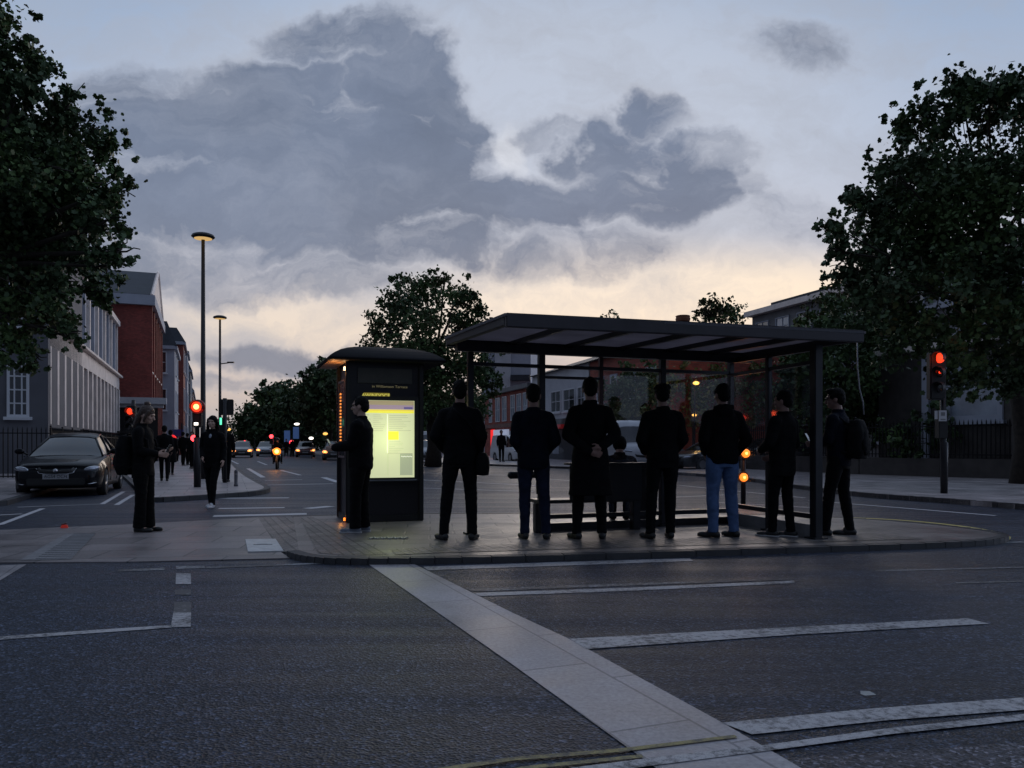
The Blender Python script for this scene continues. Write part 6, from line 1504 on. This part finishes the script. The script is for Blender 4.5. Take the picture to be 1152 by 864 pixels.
# lower, farther tree filling below it
R2 = cl([(905, 400, 30), (930, 380, 36), (905, 440, 34), (950, 420, 40), (960, 350, 34), (990, 440, 38), (935, 455, 30), (1000, 400, 40), (1030, 450, 36), (985, 475, 26), (900, 478, 24), (1040, 410, 30), (955, 478, 24), (1025, 478, 20), (1015, 400, 34), (1045, 440, 30), (1020, 370, 30), (1060, 400, 30), (975, 385, 36), (1075, 440, 26), (1000, 445, 36), (915, 420, 36)], 31, 1.6, 6)
tree('bushy tree behind the railings right of the shelter roof', (XA(965, 31), 31, .1), 2.0, R2, 700, .20, mats=('leaf_b', 'leaf_a', 'leaf_b'), tr=.25)
R3 = cl([(925, 345, 18), (945, 335, 22), (915, 360, 18), (960, 318, 16), (940, 372, 22), (905, 385, 16)], 40, 1, 7)
tree('thin leaved tree rising before the long stone building', (XA(935, 40), 40, .1), 4, R3, 230, .27, mats=('leaf_brown', 'leaf_a', 'leaf_c'), tr=.18)
R4 = cl([(1090, 455, 30), (1130, 470, 26), (1060, 485, 22), (1100, 492, 20), (1170, 460, 30), (1020, 500, 18), (1040, 475, 26), (1110, 445, 26), (1000, 490, 20), (1145, 492, 20)], 28, .8, 8)
tree('low dark shrub growing behind the right hand railings', (XA(1100, 28), 28, .1), .8, R4, 420, .22, mats=('leaf_b', 'leaf_b', 'leaf_a'), tr=.12, name='shrub')
# central tree behind kiosk
CT = cl([(480, 325, 22), (450, 340, 26), (510, 340, 26), (430, 362, 22), (475, 360, 32), (530, 358, 20), (420, 385, 20), (455, 395, 32), (500, 390, 34), (535, 388, 22), (545, 410, 22), (515, 425, 32), (475, 430, 32), (435, 425, 26), (550, 432, 16), (490, 455, 28), (525, 462, 24), (455, 455, 24), (500, 318, 14), (455, 318, 12), (548, 370, 10)], 42, 1.8, 9)
tree('tall round crowned tree rising behind the kiosk roof', (XA(487, 42), 42, .1), 3.5, CT, 620, .20, mats=('leaf_b', 'leaf_a', 'leaf_c'), tr=.36, shell=.6)
# street trees down the road (individual)
FT = [(402, 440, 30, 60, 'tree just left of the kiosk roof'), (372, 448, 34, 75, 'dark tree above the distant car left of the kiosk'), (345, 455, 36, 92, 'tree standing over the blue banners'), (322, 462, 26, 112, 'middle tree of the distant avenue'), (303, 470, 20, 132, 'paler tree farther down the avenue'), (286, 477, 15, 155, 'farthest low tree at the end of the avenue'), (440, 465, 30, 66, 'low tree seen between kiosk and leftmost man')]
for i, (px, py, r, Y, lab) in enumerate(FT):
    random.seed(20+i); L_ = [(px, py, r)]+[(px+random.uniform(-.85, .85)*r, py+random.uniform(-.75, .8)*r, r*random.uniform(.35, .6)) for _ in range(11)]
    tree(lab, (XA(px, Y), Y, .1), 2.2, cl(L_, Y, Y*.02, i), 260 if Y < 100 else 160, .0062*Y, mats=('leaf_far', 'leaf_b', 'leaf_a'), tr=.25, group='trees along the far avenue')
# trees behind the shelter
BT = [(722, 452, 34, 42, 'leafy tree behind the shelter between overcoat man and bomber jacket man', 'leaf_a'), (775, 450, 38, 44, 'leafy tree lit by the amber street light behind the shelter', 'leaf_c'), (830, 455, 34, 44.5, 'leafy tree behind the right glass panel', 'leaf_a'), (872, 455, 28, 45, 'dark tree between the right glass panel and the railings', 'leaf_b')]
for i, (px, py, r, Y, lab, m) in enumerate(BT):
    random.seed(40+i); L_ = [(px, py, r)]+[(px+random.uniform(-.9, .9)*r, py+random.uniform(-.9, .8)*r, r*random.uniform(.4, .65)) for _ in range(12)]
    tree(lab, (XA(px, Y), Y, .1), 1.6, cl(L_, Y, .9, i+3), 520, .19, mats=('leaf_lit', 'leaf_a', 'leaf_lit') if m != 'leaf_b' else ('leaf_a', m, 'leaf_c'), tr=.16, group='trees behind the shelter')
random.seed(60); L_ = [(812, 350, 20)]+[(812+random.uniform(-24, 24), 350+random.uniform(-15, 14), 10) for _ in range(14)]
tree('round thinly leaved tree showing above the shelter roof', (XA(812, 60), 60, .1), 7, cl(L_, 60, .8, 3), 110, .30, mats=('leaf_brown', 'leaf_a', 'leaf_c'), tr=.2)
tree('treetop tips just peeping over the shelter roof by the chimney pot', (XA(686, 52), 52, .1), 6, cl([(680, 357, 5), (691, 355, 5), (685, 352, 3), (676, 366, 8), (692, 366, 9)], 52, .3, 3), 160, .28, mats=('leaf_b', 'leaf_a'), tr=.15)
random.seed(70)
for i, (px, py, r, Y, lab) in enumerate([(645, 300, 0, 0, '')]): pass
# far belt closing the view behind everything
random.seed(80); 
def belt(name, label, pxs, pytop, Y, size):
    mb = []; 
    P = []
    for px in pxs:
        for k in range(5):
            P.append(((XA(px+random.uniform(-8, 8), Y), Y+random.uniform(-3, 3), random.uniform(.15, .95)*ZA(pytop(px)+8, Y)), 1.9*Y/120))
    base = V((XA(sum(pxs)/len(pxs), Y), Y, 0)); pts = []
    for c, r in P: pts.append(np.array(c)-np.array(base)+rng.normal(size=(420, 3))*r*.8)
    t = leaf_mesh(name, np.concatenate(pts), size, False, ('leaf_far', 'leaf_b', 'leaf_a'), None); t.location = base; tag(t, kind='stuff', label=label, cat='woodland'); return t
belt('far_woodland', 'far mass of trees closing the end of the avenue', list(range(276, 420, 8)), lambda px: 470-(px-276)*.22, 165, .5)
belt('far_woodland', 'dark mass of trees beyond the buildings across the road', list(range(420, 1000, 14)), lambda px: 440, 110, .42)
